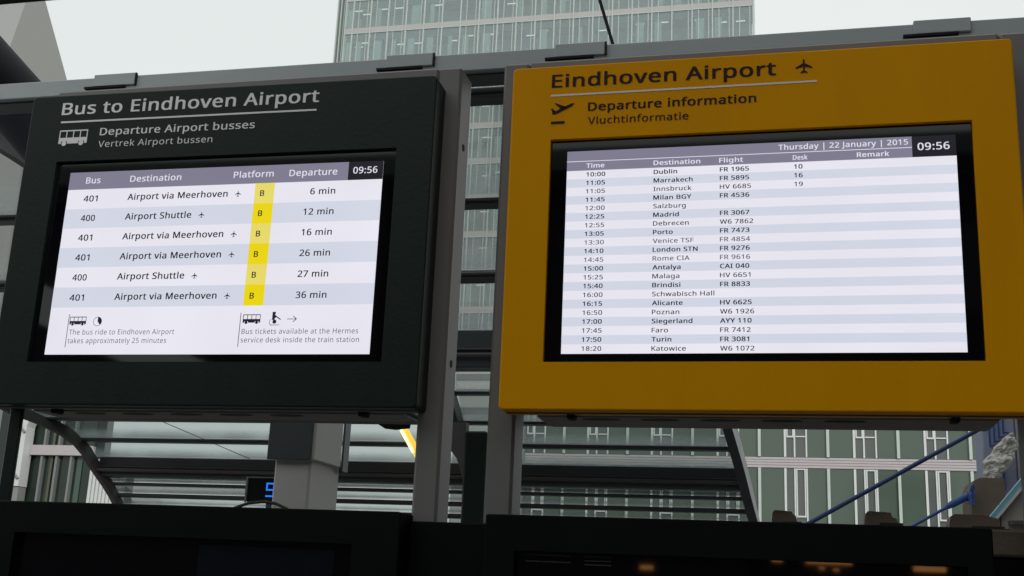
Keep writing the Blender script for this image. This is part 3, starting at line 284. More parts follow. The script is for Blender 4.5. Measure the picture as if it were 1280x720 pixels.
M_warm = mat("warm_lamp_glow", (.5, .3, .1), .5, emit=(1, .42, .12), estr=4)
M_tube = mat("fluorescent_tube_glow", (.8, .7, .3), .5, emit=(1, .62, .07), estr=1.0)
M_tubec = mat("fluorescent_tube_core", (.8, .7, .3), .5, emit=(1, .93, .55), estr=1.5)
M_ledb = mat("blue_digit_glow", (.0, .1, .4), .4, emit=(.02, .22, 1), estr=.9)
M_olamp = mat("office_lamp_glow", (.8, .8, .8), .5, emit=(.95, 1, .96), estr=1.0)
M_pxw = pixel_mat("pixels_white", lin(232, 230, 240))
M_pxs = pixel_mat("pixels_stripe_blue", lin(211, 214, 228))
M_pxh = pixel_mat("pixels_header_grey", lin(126, 122, 142))
M_pxt = pixel_mat("pixels_dark_text", lin(28, 28, 42))
M_pxt2 = pixel_mat("pixels_grey_text", lin(80, 80, 96))
M_pxl = pixel_mat("pixels_light_text", lin(225, 222, 235))
M_pxk = pixel_mat("pixels_black", lin(20, 18, 28))
M_pxy = pixel_mat("pixels_yellow", lin(236, 214, 0))
M_pxp = pixel_mat("pixels_pale_yellow", lin(232, 218, 105))

def glass_mat(name, tint, dirt_col, dirt_lo, dirt_hi, gloss=.5, base=0.0, ns=2.2):
    m = bpy.data.materials.new(name); m.use_nodes = True
    n = m.node_tree; n.nodes.clear(); L = n.links.new
    o = n.nodes.new("ShaderNodeOutputMaterial")
    tr = n.nodes.new("ShaderNodeBsdfTransparent"); tr.inputs[0].default_value = (*tint, 1)
    gl = n.nodes.new("ShaderNodeBsdfGlossy"); gl.inputs["Roughness"].default_value = .05
    gl.inputs[0].default_value = (.8, .85, .85, 1)
    fr = n.nodes.new("ShaderNodeFresnel"); fr.inputs[0].default_value = 1.5
    mu = n.nodes.new("ShaderNodeMath"); mu.operation = 'MULTIPLY'; mu.inputs[1].default_value = gloss
    L(fr.outputs[0], mu.inputs[0]); ad = n.nodes.new('ShaderNodeMath'); ad.inputs[1].default_value = base; L(mu.outputs[0], ad.inputs[0]); mu = ad
    a = n.nodes.new("ShaderNodeMixShader"); L(mu.outputs[0], a.inputs[0]); L(tr.outputs[0], a.inputs[1]); L(gl.outputs[0], a.inputs[2])
    df = n.nodes.new("ShaderNodeBsdfDiffuse"); df.inputs[0].default_value = (*dirt_col, 1)
    tl = n.nodes.new("ShaderNodeBsdfTranslucent"); tl.inputs[0].default_value = (*dirt_col, 1)
    dm = n.nodes.new("ShaderNodeMixShader"); dm.inputs[0].default_value = .5; L(df.outputs[0], dm.inputs[1]); L(tl.outputs[0], dm.inputs[2])
    tc = n.nodes.new("ShaderNodeTexCoord"); sx = n.nodes.new("ShaderNodeSeparateXYZ"); L(tc.outputs["Generated"], sx.inputs[0])
    mr = n.nodes.new("ShaderNodeMapRange"); mr.inputs[1].default_value = .45; mr.inputs[2].default_value = .95
    mr.inputs[3].default_value = dirt_lo; mr.inputs[4].default_value = dirt_hi; L(sx.outputs[1], mr.inputs[0])
    no = n.nodes.new("ShaderNodeTexNoise"); no.inputs["Scale"].default_value = ns; no.inputs["Detail"].default_value = 5
    L(tc.outputs["Object"], no.inputs["Vector"])
    m2 = n.nodes.new("ShaderNodeMapRange"); m2.inputs[1].default_value = .3; m2.inputs[2].default_value = .7; m2.inputs[3].default_value = .6; m2.inputs[4].default_value = 1.25
    L(no.outputs["Fac"], m2.inputs[0])
    mm = n.nodes.new("ShaderNodeMath"); mm.operation = 'MULTIPLY'; mm.use_clamp = True; L(mr.outputs[0], mm.inputs[0]); L(m2.outputs[0], mm.inputs[1])
    b = n.nodes.new("ShaderNodeMixShader"); L(mm.outputs[0], b.inputs[0]); L(a.outputs[0], b.inputs[1]); L(dm.outputs[0], b.inputs[2])
    L(b.outputs[0], o.inputs[0]); return m
M_cclear = glass_mat("clear_canopy_glass", (.985, .99, .985), (.5, .55, .55), .0, .40, .35)
M_cglass = glass_mat("canopy_glass", (.77, .81, .80), (.55, .60, .60), .05, .62, .6)
M_tglass = glass_mat("tower_glass", (.87, .94, .93), (.64, .71, .70), .17, .15, .8, base=.15, ns=.12)

def refl_glass(name, col, rough=.05, var=.3, scale=.25, spec=.6):
    return mat(name, col, rough, 0, var, scale, 0, spec=spec)
M_gglass = refl_glass("green_tinted_glass", (.086, .118, .093), .08, .18, .15, .55)
M_gglass2 = refl_glass("grey_opening_light_glass", (.105, .12, .112), .1, .2, .4, .55)
M_boxf = mat("dark_grey_panel", (.032, .038, .042), .4)
M_icol = mat("dim_olive_column", (.11, .11, .075), .7)
M_curt = mat("dim_green_curtain", (.07, .12, .10), .7)
M_bmull = mat("grey_shop_mullion", (.22, .235, .23), .5)
M_lglass = refl_glass("dark_green_shop_glass", (.022, .034, .028), .06, .6, .4, .4)

# ------------------------------------------------------------------ ground
g = MB().quad((-900, -300, -EYE), (900, -300, -EYE), (900, 1500, -EYE), (-900, 1500, -EYE)).build("pavement", M_pave, kind="structure")

# ------------------------------------------------------------------ departure boards
LW, LH = .51, .2869                       # half size of the lit picture
BZ = (.0468, .041, .0342, .0244)          # black border l r t b
BD = (.163, .150, .2569, .1522)           # painted housing l r t b beyond the lit picture

def rrect(x0, x1, z0, z1, r, y, n=5):
    pts = []
    for cx, cz, a in ((x1-r, z1-r, 0), (x1-r, z0+r, 90), (x0+r, z0+r, 180), (x0+r, z1-r, 270)):
        for k in range(n):
            t = math.radians(a + 90*k/(n-1)); pts.append((cx+r*math.sin(t), y, cz+r*math.cos(t)))
    return pts

def board(name, cx, cyy, cz, yaw, paint, label, cat):
    z_b = cz-LH-BD[3]
    root = empty(name, (cx, cyy, cz), label, cat)
    root.rotation_euler.z = yaw
    X0, X1, Z0, Z1 = cx-LW-BD[0], cx+LW+BD[1], cz-LH-BD[3], cz+LH+BD[2]
    x0, x1, z0, z1 = cx-LW-BZ[0], cx+LW+BZ[1], cz-LH-BZ[3], cz+LH+BZ[2]
    Y = cyy
    L = [rrect(X0+.002, X1-.002, Z0+.002, Z1-.002, .012, Y+.085), rrect(X0, X1, Z0, Z1, .012, Y+.083), rrect(X0, X1, Z0, Z1, .012, Y-.011),
         rrect(X0+.0015, X1-.0015, Z0+.0015, Z1-.0015, .0115, Y-.0138), rrect(X0+.004, X1-.004, Z0+.004, Z1-.004, .011, Y-.015),
         rrect(x0, x1, z0, z1, .002, Y-.015), rrect(x0, x1, z0, z1, .002, Y+.004)]
    MB().loft(L).poly(L[0]).build("housing", paint, root)
    MB().bbox(x0+.001, x1-.001, Y-.0, Y+.012, z0+.001, z1-.001, .001).build("bezel_glass", M_bezel, root)
    # rear service housing between the posts, seen from below
    rear = MB().bbox(cx-.60, cx+.60, Y+.088, Y+.34, z_b+.004, Z1-.08, .006).build("rear_housing", M_under if paint is M_yel else M_dark, root)
    tr = MB().box(cx-.59, cx+.59, Y+.10, Y+.235, z_b-.002, z_b+.0035).build("underside_tray", M_under, root)
    MB().bbox(X0+.01, X1-.01, Y+.030, Y+.037, z_b-.004, z_b+.001, .001).build("bottom_lip", M_gutter if paint is M_dark else M_rib, root)
    v0 = None
    for k in range(5):
        vx = cx-.42+.16*k
        if v0 is None:
            vb = MB(); pts = [(vx+.052*math.cos(t*math.pi/8), Y+.135+.018*math.sin(t*math.pi/8)) for t in range(16)]
            vb.prism(pts, 'z', z_b-.0035, z_b-.0015); v0 = vb.build("vent", M_vent, root)
        else: inst(v0, .16*k, 0, 0)
    c0 = None
    for vx in (-.50, .47):
        if c0 is None: c0 = MB().bbox(cx+vx, cx+vx+.022, Y+.05, Y+.09, z_b-.014, z_b, .003).build("latch", M_slot, root)
        else: inst(c0, .97, 0, 0)
    return root

cL = (-1.651, 3.0118, .9076); cR = (-.0836, 3.0013, .9025)
BL = board("departure_board", *cL, .0132, M_dark,
           "dark green-black display board headed Bus to Eindhoven Airport with lit bus departures", "departure board")
BR = board("departure_board", *cR, 0, M_yel,
           "yellow display board headed Eindhoven Airport with lit flight departure list", "departure board")

def lp(mb, c):      # local board print -> world
    mb.v = [(c[0]+x, c[1]+y, c[2]+z) for x, y, z in mb.v]; return mb
YF = -.0162         # print on the painted front
# the lit screens
YS = -.002
def rect_part(c, name, mt, parent, x0, x1, z0, z1, y, **p):
    return lp(MB().box(x0, x1, y, y+.0008, z0, z1), c).build(name, mt, parent, **p)

def plane_icon(mb, cx, cz, sz, y, rot=0, upright=True):
    """small airliner symbol seen from above, nose up"""
    pts = [(0, 1), (.1, .8), (.12, .35), (1, -.18), (1, -.38), (.13, -.1), (.1, -.6), (.42, -.86), (.42, -1), (0, -.88)]
    a = math.radians(rot)
    def q(x, z): x, z = x*sz/2, z*sz/2; return (cx+x*math.cos(a)-z*math.sin(a), y, cz+x*math.sin(a)+z*math.cos(a))
    for i in range(1, len(pts)-2):
        pass
    # fuselage, wings and tail, both halves
    for s in (1, -1):
        for tri in (((0, 1), (.1*s, .8), (.12*s, .35), (.13*s, -.1), (.1*s, -.6), (0, -.88)),
                    ((.12*s, .35), (1*s, -.18), (1*s, -.38), (.13*s, -.1)),
                    ((.1*s, -.6), (.42*s, -.86), (.42*s, -1), (0, -.88))):
            mb.poly([q(*p) for p in tri])
    return mb

def bus_icon(mb, x0, x1, z0, z1, y, solid_windows=False):
    w_, h = x1-x0, z1-z0; t = w_*.035
    r = h*.16; zb = z0+r*.9; zm = z0+h*.52
    # lower body with wheel arches left open
    wx = (x0+w_*.2, x0+w_*.8)
    mb.flat(x0, x1, zb+r*.9, zm, y)
    mb.flat(x0, wx[0]-r*1.25, zb, zb+r*.9, y); mb.flat(wx[0]+r*1.25, wx[1]-r*1.25, zb, zb+r*.9, y); mb.flat(wx[1]+r*1.25, x1, zb, zb+r*.9, y)
    mb.flat(x0, x1, z1-t*1.2, z1, y)
    for k in range(5):
        xx = x0+(w_-t)*k/4; mb.flat(xx, xx+t, zm, z1-t*1.2, y)
    for x in wx: mb.disc(x, z0+r, y-.0002, r, n=14)
    return mb

# ---- dark bus board
def lettering(c, parent, name, mt, items, y, label=None, bold=0.0, split=False):
    for it in items:
        ws = []
        mb = MB(); text(mb, *it[:5], y, bold=bold, words=ws if split else None)
        for q in (ws if split else [mb]):
            ob = lp(q, c).build(name, mt, parent)
            if label and not split: ob['label'] = label

lettering(cL, BL, "title_word", M_white, [("Bus to Eindhoven Airport", -.563, .2976, .4765, .0405)], YF, bold=.018, split=True)
lettering(cL, BL, "subtitle_word", M_white, [("Departure Airport busses", -.4193, .0989, .4022, .0242)], YF, bold=.014, split=True)
lettering(cL, BL, "subtitle_word", M_white, [("Vertrek Airport bussen", -.4191, -.0356, .3632, .0205)], YF, bold=.0, split=True)
rect_part(cL, "rule_line", M_white, BL, -.561, .2925, .4492, .4548, YF)
lp(bus_icon(MB(), -.5595, -.4610, .372, .4245, YF), cL).build("bus_symbol", M_white, BL)

sc = rect_part(cL, "display_screen", M_pxw, BL, -LW, LW, -LH, LH, YS)
hz = .2307
Y1, Y2, Y3 = YS-.0006, YS-.0012, YS-.0018
rect_part(cL, "header_bar", M_pxh, sc, -LW, .4035, hz, LH, Y1)
rect_part(cL, "clock_panel", M_pxk, sc, .4036, LW, hz, LH, Y1)
lettering(cL, sc, "header_lettering", M_pxl, [("Bus", -.4518, -.4025, .2497, .0197), ("Destination", -.3017, -.1306, .2500, .0196),
          ("Platform", .0411, .1696, .2504, .0195), ("Departure", .2194, .3699, .2492, .0200)], Y2, bold=.012)
lettering(cL, sc, "clock_lettering", M_pxl, [("09:56", .4188, .4932, .2502, .0200)], Y2, "clock reading 09:56", bold=.012)
RB = [.2307, .1672, .1053, .0432, -.0189, -.0812, -.1437]
rows = [("401", "Airport via Meerhoven", "6 min"), ("400", "Airport Shuttle", "12 min"), ("401", "Airport via Meerhoven", "16 min"),
        ("401", "Airport via Meerhoven", "26 min"), ("400", "Airport Shuttle", "27 min"), ("401", "Airport via Meerhoven", "36 min")]
for k, (n_, d_, t_) in enumerate(rows):
    if k % 2: rect_part(cL, "row_stripe", M_pxs, sc, -LW, LW, RB[k+1], RB[k], Y1)
    rect_part(cL, "platform_cell", M_pxy if k % 2 else M_pxp, sc, .1145, .1765, RB[k+1], RB[k], Y2)
    z = .1905-.0627*k
    via = 'via' in d_
    lettering(cL, sc, "line_lettering", M_pxt, [(n_, -.4518, -.4038, z, .0195)], Y2, f"bus line number {n_}", bold=.018)
    lettering(cL, sc, "destination_lettering", M_pxt, [(d_, -.3025, .0280 if via else -.083, z+.001, .0200)], Y2, f"destination reading {d_}", bold=.018)
    lettering(cL, sc, "departure_lettering", M_pxt, [(t_, .2904 if k == 0 else .2745, .3685, z-.0005, .0195)], Y2, f"departure reading {t_}", bold=.016)
    lp(plane_icon(MB(), .0612 if via else -.0500, z+.0095, .0190, Y2), cL).build("aeroplane_symbol", M_pxt, sc)
    lettering(cL, sc, "platform_letter", M_pxt, [("B", .1322, .1456, z-.0005, .0180)], Y3, bold=.02)
lettering(cL, sc, "note_lettering", M_pxt2, [("The bus ride to Eindhoven Airport", -.4378, -.0944, -.2268, .0152), ("takes approximately 25 minutes", -.4385, -.1167, -.2530, .0152)],
          Y1, "small grey note on the 25 minute bus ride", bold=0)
lettering(cL, sc, "note_lettering", M_pxt2, [("Bus tickets available at the Hermes", .1180, .4723, -.2275, .0148), ("service desk inside the train station", .1179, .4766, -.2525, .0148)],
          Y1, "small grey note on bus tickets at the service desk", bold=0)
lp(bus_icon(MB(), -.4409, -.3860, -.1995, -.1720, Y1), cL).build("bus_symbol", M_pxt, sc)
lp(MB().ringd(-.348, -.187, Y1, .0128, .0142).disc(-.348, -.187, Y1, .0128, n=10, a0=0, a1=140), cL).build("clock_symbol", M_pxt, sc)
lp(bus_icon(MB(), .1180, .1725, -.1985, -.1700, Y1), cL).build("bus_symbol", M_pxt, sc)
mb = MB().flat(.2085, .2165, -.187, -.163, Y1).flat(.2085, .2185, -.169, -.163, Y1-.0001).line(.214, -.172, .235, -.186, .0030, Y1)
mb.poly([(.2165, Y1, -.170), (.222, Y1, -.178), (.216, Y1, -.183)]).disc(.2165, -.192, Y1, .0062, n=12)
mb.ringd(.210, -.193, Y1, .0085, .0098, a0=150, a1=330).line(.203, -.202, .232, -.2015, .0015, Y1)
lp(mb, cL).build("service_desk_symbol", M_pxt, sc)
lp(MB().line(.2545, -.1845, .2835, -.1845, .0018, Y1).line(.2835, -.1845, .273, -.176, .0020, Y1-.0001).line(.2835, -.1845, .273, -.193, .0020, Y1-.0002), cL).build("arrow_symbol", M_pxt, sc)
for x in (-.4445, .1105): lp(MB().line(x, -.265, x, -.165, .0022, Y1), cL).build("divider_line", M_pxt2, sc)

# ---- yellow flight board
lettering(cR, BR, "title_word", M_print, [("Eindhoven Airport", -.5589, .0600, .4770, .0395)], YF, bold=.018, split=True)
lettering(cR, BR, "subtitle_word", M_print, [("Departure information", -.4534, .0070, .4010, .0250)], YF, bold=.020, split=True)
lettering(cR, BR, "subtitle_word", M_print, [("Vluchtinformatie", -.4523, -.1750, .3612, .0212)], YF, bold=.008, split=True)
rect_part(cR, "rule_line", M_white, BR, -.5603, .1666, .4500, .4552, YF)
lp(plane_icon(MB(), .1335, .4990, .0440, YF), cR).build("aeroplane_symbol", M_print, BR)
mb = MB()       # departing aeroplane in side view above a runway bar
mb.poly([(-.5560, YF, .3990), (-.5535, YF, .3955), (-.5440, YF, .3960), (-.5010, YF, .4170), (-.4910, YF, .4255), (-.5000, YF, .4270), (-.5300, YF, .4130), (-.5450, YF, .4055), (-.5520, YF, .4060)])
mb.poly([(-.5500, YF, .4290), (-.5440, YF, .4290), (-.5130, YF, .4160), (-.5290, YF, .4100)])
mb.poly([(-.5590, YF, .4130), (-.5540, YF, .4140), (-.5450, YF, .4040), (-.5535, YF, .4010)])
mb.flat(-.5574, -.5184, .3667, .3745, YF)
lp(mb, cR).build("take_off_symbol", M_print, BR)
sc = rect_part(cR, "display_screen", M_pxw, BR, -LW, LW, -LH, LH, YS)
rect_part(cR, "header_bar", M_pxh, sc, -LW, .4018, .2295, LH, Y1)
rect_part(cR, "clock_panel", M_pxk, sc, .4019, LW, .2295, LH, Y1)
rect_part(cR, "header_line", M_pxl, sc, -LW, .4018, .2558, .2575, Y2)
lettering(cR, sc, "header_lettering", M_pxl, [("Time", -.4558, -.4050, .2367, .0132), ("Destination", -.2698, -.1433, .2367, .0132), ("Flight", -.0930, -.0295, .2362, .0132),
          ("Desk", .1000, .1380, .2354, .0130), ("Remark", .2635, .3447, .2358, .0130)], Y2, bold=.02)
lettering(cR, sc, "date_lettering", M_pxl, [("Thursday | 22 January | 2015", .0631, .3926, .2650, .0150)], Y2, "date line Thursday 22 January 2015", bold=.014)
lettering(cR, sc, "clock_lettering", M_pxl, [("09:56", .4156, .4942, .2480, .0200)], Y2, "clock reading 09:56", bold=.014)
FL = """10:00|Dublin|FR 1965|10
11:05|Marrakech|FR 5895|16
11:05|Innsbruck|HV 6685|19
11:45|Milan BGY|FR 4536|
12:00|Salzburg||
12:25|Madrid|FR 3067|
12:55|Debrecen|W6 7862|
13:05|Porto|FR 7473|
13:30|Venice TSF|FR 4854|
14:10|London STN|FR 9276|
14:45|Rome CIA|FR 9616|
15:00|Antalya|CAI 040|
15:25|Malaga|HV 6651|
15:40|Brindisi|FR 8833|
16:00|Schwabisch Hall||
16:15|Alicante|HV 6625|
16:50|Poznan|W6 1926|
17:00|Siegerland|AYY 110|
17:45|Faro|FR 7412|
17:50|Turin|FR 3081|
18:20|Katowice|W6 1072|""".split("\n")
XF = 1.0
_w = MB(); text(_w, "Marrakech", 0, None, 0, .0124, 0, bold=.022); XF = .1057/max(q[0] for q in _w.v)
for k, ln in enumerate(FL):
    t_, d_, f_, k_ = ln.split("|"); zt = .2295-.02454*k
    if k % 2: rect_part(cR, "row_stripe", M_pxs, sc, -LW, LW, zt-.02454, zt, Y1)
    z = .2112-.02453*k; bo = .022 if k % 2 or k == 0 else .012
    mt = M_pxt2 if k in (8, 10) else M_pxt
    def col(nm, body, x, dz):
        mb = MB(); text(mb, body, x, None, z+dz, .0124, Y2, bold=bo, xf=XF)
        lp(mb, cR).build(nm, mt, sc, label=f"{nm.split('_')[0]} reading {body}")
    col("time_lettering", t_, -.4550, 0); col("destination_lettering", d_, -.2692, -.0006)
    if f_: col("flight_lettering", f_, -.0915, -.001)
    if k_: col("desk_lettering", k_, .1026, -.001)

# ------------------------------------------------------------------ steel portal frames behind the boards
def portal(cx, offs, label):
    (a0, a1), (b0, b1) = offs
    root = empty("support_frame", (cx, 3.15, -EYE), label, "support frame", None)
    y0, y1 = 3.10, 3.215; zt = 1.521
    for i, (p0, p1) in enumerate(((a0, a1), (b0, b1))):
        thin = p1-p0 < .05
        MB().bbox(p0, p1, y0, y0+.014 if thin else y1, -EYE, 1.398 if thin else zt-.001, .004 if thin else .008).build("post", M_dark if thin else M_frame, root)
    mb = MB().bbox(a1+.001 if a1-a0 > .05 else a0, b0-.001, y0+.002, y1-.002, 1.40, zt, .006); mb.build("top_rail", M_frame, root)
    MB().bbox(a1+.001, b0-.001, y0+.14, y1+.02+.03, cz_b, cz_b+.05, .004).build("bottom_rail", M_frame, root)
    h0 = None
    for z in (1.28, .62, .05):
        if h0 is None: h0 = MB().tube([(b1-.002, 3.157, z), (b1+.0015, 3.157, z)], .011, 10).build("bolt_hole", M_slot, root)
        else: inst(h0, 0, 0, z-1.28)
    for z in (1.28, .62):
        inst(h0, a1-b1, 0, z-1.28)
cz_b = .5
portal(cL[0], ((-2.322, -2.278), (-1.018, -.944)), "grey steel portal frame with two posts carrying the dark bus board")
portal(cR[0], ((-.814, -.736), (.566, .64)), "grey steel portal frame with two posts carrying the yellow flight board")

# ------------------------------------------------------------------ long horizontal beam
bm = empty("steel_beam", (0, 3.31, 1.575), "long grey horizontal steel beam running above and behind both display boards", "beam")
MB().bbox(-5.6, 3.6, 3.25, 3.37, 1.577, 1.637, .003).build("beam_body", M_beam, bm)
MB().box(-5.6, 3.6, 3.275, 3.36, 1.571, 1.5765).build("beam_underside", M_purlin, bm)
c0 = None
for x0, x1 in ((-2.296, -2.14), (-1.243, -1.088), (-.692, -.538), (.364, .520)):
    if c0 is None:
        c0 = MB().bbox(x0, x1, 3.241, 3.249, 1.600, 1.6435, .002).bbox(x0, x1, 3.2495, 3.38, 1.6385, 1.6435, .002).build("cover_plate", M_beam, bm)
        s0 = MB().box(x0-.03, x1-.035, 3.236, 3.249, 1.5915, 1.5985).build("slot", M_slot, bm)
        e0 = MB().box(x1+.0005, x1+.0055, 3.241, 3.249, 1.600, 1.6425).build("joint", M_slot, bm)
        xx = x0
    else:
        inst(c0, x0-xx, 0, 0); inst(s0, x0-xx, 0, 0)
        if x0 < 0: inst(e0, x0-xx, 0, 0)
for x in (-5.5, 3.5): MB().bbox(x, x+.1, 3.26, 3.36, -EYE, 1.5705, .006).build("beam_post", M_frame, bm)

# ------------------------------------------------------------------ black cabinets underneath
def cabinet(x0, x1, zt, label, scr):
    root = empty("poster_cabinet", ((x0+x1)/2, 3.1, -EYE), label, "cabinet")
    sx0, sx1, st = scr; y = 3.0
    L = [rrect(x0, x1, -EYE, zt, .006, y+.2), rrect(x0, x1, -EYE, zt, .006, y+.003), rrect(x0+.003, x1-.003, -EYE+.003, zt-.003, .006, y),
         rrect(sx0, sx1, -1.0, st, .002, y), rrect(sx0, sx1, -1.0, st, .002, y+.03)]
    MB().loft(L).poly(L[0]).build("cabinet_shell", M_black, root)
    MB().box(sx0+.001, sx1-.001, y+.026, y+.034, -.999, st-.001).build("front_glass", M_bezel, root)
    return root
K1 = cabinet(-2.62, -1.013, .190, "black cabinet below the dark bus board with a dark unlit screen", (-2.172, -1.145, .102))
K2 = cabinet(-.780, .459, .191, "black cabinet below the yellow flight board with faint notices behind glass", (-.70, .40, .100))
K3 = empty("connecting_panel", (-.9, 3.1, -EYE), "plain black panel bridging the gap between the two black cabinets", "panel")
MB().bbox(-1.012, -.781, 3.08, 3.17, -EYE, .171, .004).build("panel_sheet", M_black, K3)
M_dim = mat("dim_notice", (.035, .042, .042), .6)
for x0, x1, z in ((-.675, -.555, .094), (-.675, -.555, .078), (-.520, -.450, .094), (-.520, -.450, .084), (-.520, -.450, .074)):
    MB().box(x0*1.0, x1*1.0, 3.0235, 3.0255, z-.004, z-.001).build("notice_strip", M_dim, K2)
MB().box(-1.60, -1.2, 3.0235, 3.0255, -.02, .085).build("screen_ghost", mat("faint_blue_screen", (.003, .005, .010), .2), K1)

# looped cable on the cabinet
cb = [(-1.60, 3.15, .170), (-1.57, 3.15, .196), (-1.528, 3.15, .211), (-1.479, 3.15, .217), (-1.441, 3.15, .212), (-1.405, 3.15, .198), (-1.375, 3.15, .17)]
o = MB().tube(cb, .0045, 8).build("cable", M_cable, label="thin dark cable looping over the top of the left black cabinet", category="cable")
# brown weathered caps behind the right cabinet top
for i, (x0, x1, zt, lab) in enumerate(((-.058, .012, .252, "smooth rounded brown block, left of the three behind the right cabinet top"),
        (.190, .278, .256, "rounded brown block with dark notch, middle of the three behind the right cabinet top"),
        (.408, .535, .254, "widest low brown block, right of the three behind the right cabinet top"))):
    mb = MB(); w_ = x1-x0; y = 3.38
    zt -= .003; h_ = (.012, .016, .006)[i]
    prof = [(x0, .10), (x0+.001, zt-.030), (x0+w_*.05, zt-.008), (x0+w_*.13, zt-.001), (x0+w_*.5, zt-.001-h_*.1), (x0+w_*.80, zt-.004), (x0+w_*.84, zt-h_), (x1-.003, zt-h_-.004), (x1, zt-.034), (x1, .10)]
    L = [[(a+(q-.5)*.0, y+b, c) for a, c in prof] for q, b in ((0, 0), (0, .08))]
    mb.prism(prof, 'y', y, y+.08)
    r_ = empty("weathered_block", ((x0+x1)/2, y+.04, .10), lab, "stone block", "brown blocks along the cabinet top")
    mb.build("block_body", M_brown, r_)
    MB().box(x0+w_*.45, x1+.012, y-.012, y-.001, .150, zt-.032).build("block_lip", M_rib, r_)
rail = MB().bbox(-.15, .56, 3.34, 3.50, .085, .212*1.0, .004).build("ledge", M_black, label="dark ledge behind the right black cabinet carrying three brown blocks", category="ledge")

# ------------------------------------------------------------------ arched glass canopy
PR = [(.4572, 6.4), (.3488, 8.0), (.278, 9.4), (.2085, 10.7), (.17, 11.4), (.143, 11.8), (.123, 12.05), (.097, 12.30), (.082, 12.43), (.071, 12.5), (.0605, 12.55), (.03, 12.6), (-.06, 12.62), (-.128, 12.63)]
LX = [(.46, -9.6), (.20, -9.3), (.1477, -8.55), (.1416, -8.32), (.1226, -8.04), (.0999, -7.93), (.063, -7.72), (.03, -7.62), (-.13, -7.5)]
def smooth(T, s):       # Catmull-Rom through the table, keyed by falling s
    if s >= T[0][0]: return T[0][1]
    if s <= T[-1][0]: return T[-1][1]
    for q in range(len(T)-1):
        a, b = T[q], T[q+1]
        if s >= b[0]:
            t = (a[0]-s)/(a[0]-b[0]); h = a[0]-b[0]
            def slope(n):
                if n == 0 or n == len(T)-1: return 0 if n else (T[1][1]-T[0][1])/(T[0][0]-T[1][0])
                return (T[n+1][1]-T[n-1][1])/(T[n-1][0]-T[n+1][0])
            m0, m1 = slope(q)*h, slope(q+1)*h
            return (2*t**3-3*t*t+1)*a[1]+(t**3-2*t*t+t)*m0+(3*t*t-2*t**3)*b[1]+(t**3-t*t)*m1
def Yp(s): return smooth(PR, s)
def XL(s): return smooth(LX, s)
def XR(s): return -.62 - .0 if s > .16 else -.66+(.16-s)/.095*.24
can = empty("glass_canopy", (-4.5, 11, -EYE), "large arched glass canopy of dark steel purlins behind the two boards", "canopy")
BANDS = [(.4676, .4468, 2), (.3551, .3424, 2), (.2848, .2711, 2), (.2281, .1889, 3), (.1721, .1671, 1), (.1455, .1405, 1), (.1257, .1203, 1),
         (.1076, .0870, 3), (.0835, .0798, 1), (.0735, .0690, 1), (.063, .0585, 1), (.02, .01, 1), (-.05, -.06, 1)]
ends = []
for st, sb, kind in BANDS:
    y = Yp((st+sb)/2); d = .14 if kind < 3 else .24
    zt, zb = st*y, sb*(y+d); xl, xr = XL((st+sb)/2), XR((st+sb)/2)
    if zb > zt-.03: zb = zt-.03
    pl = MB().bbox(xl, xr, y, y+d, zb, zt, .01).build("purlin", M_purlin, can)
    ends.append((y, y+d, zt, zb))
    if kind == 2: MB().bbox(xl+.01, xr-.01, y-.05, y-.002, zb+(zt-zb)*.42, zb+(zt-zb)*.66, .008).build("gutter_rail", M_gutter, can)
    if kind == 3:
        MB().bbox(xl+.01, xr-.01, y-.03, y-.002, zb+(zt-zb)*.44, zb+(zt-zb)*.50, .006).build("flange", M_rib, can)
        MB().tube([(xl+.02, y-.05, zb+(zt-zb)*.3), (xr-.02, y-.05, zb+(zt-zb)*.3)], .022, 8).build("conduit", M_rib, can)
def rib(xf, name, s0, s1, wd, dp, mt):
    pts = [(.4572+.02, )]
    ss = [s0+(s1-s0)*k/60 for k in range(61)]; L = []
    for s in ss:
        y = Yp(s); z = s*y; x = xf(s)
        e = .005; ty, tz = Yp(s-e)-Yp(s+e), (s-e)*Yp(s-e)-(s+e)*Yp(s+e)
        n_ = math.hypot(ty, tz); ny, nz = tz/n_, -ty/n_      # inward normal (down and toward viewer)
        if ny > 0 and nz > 0: ny, nz = -ny, -nz
        a = (y-ny*.04, z-nz*.04); b = (y+ny*dp, z+nz*dp)
        L.append([(x, a[0], a[1]), (x+wd, a[0], a[1]), (x+wd, b[0], b[1]), (x, b[0], b[1])])
    mb = MB().loft(L); mb.poly(L[0][::-1]); mb.poly(L[-1]); mb.build(name, mt, can)
rib(lambda s: XL(s)-.03, "end_rib", .475, -.128, .055, .10, M_rib)
rib(lambda s: XR(s)-.012, "end_rib", .475, -.128, .095, .20, M_purlin)
rib(lambda s: -5.35, "rib", .475, -.128, .06, .12, M_purlin)
rib(lambda s: -3.42, "rib", .475, -.128, .06, .12, M_purlin)
bays = [(None, -5.35), (-5.29, -3.42), (-3.36, None)]
for i in range(len(ends)-1):
    ya, yb, za, zbm = ends[i]; yc, yd, zc, _ = ends[i+1]
    s = (BANDS[i][0]+BANDS[i+1][0])/2
    for a, b in bays:
        x0 = a if a is not None else XL(s)+.03; x1 = b if b is not None else XR(s)-.015
        zs, ze = za-.02, zc-.012; y0, y1 = yb+.002, yc-.001
        if y1-y0 < .02: y0 = ya+.02; y1 = yc+.02; zs = zbm-.004; ze = zc+.004
        t = .016; mb = MB()
        mb.loft([[(x0, y0, zs), (x1, y0, zs), (x1, y0, zs+t), (x0, y0, zs+t)], [(x0, y1, ze), (x1, y1, ze), (x1, y1+.004, ze+t), (x0, y1+.004, ze+t)]])
        mb.build("glass_pane", M_cclear if i < 4 else M_cglass, can)
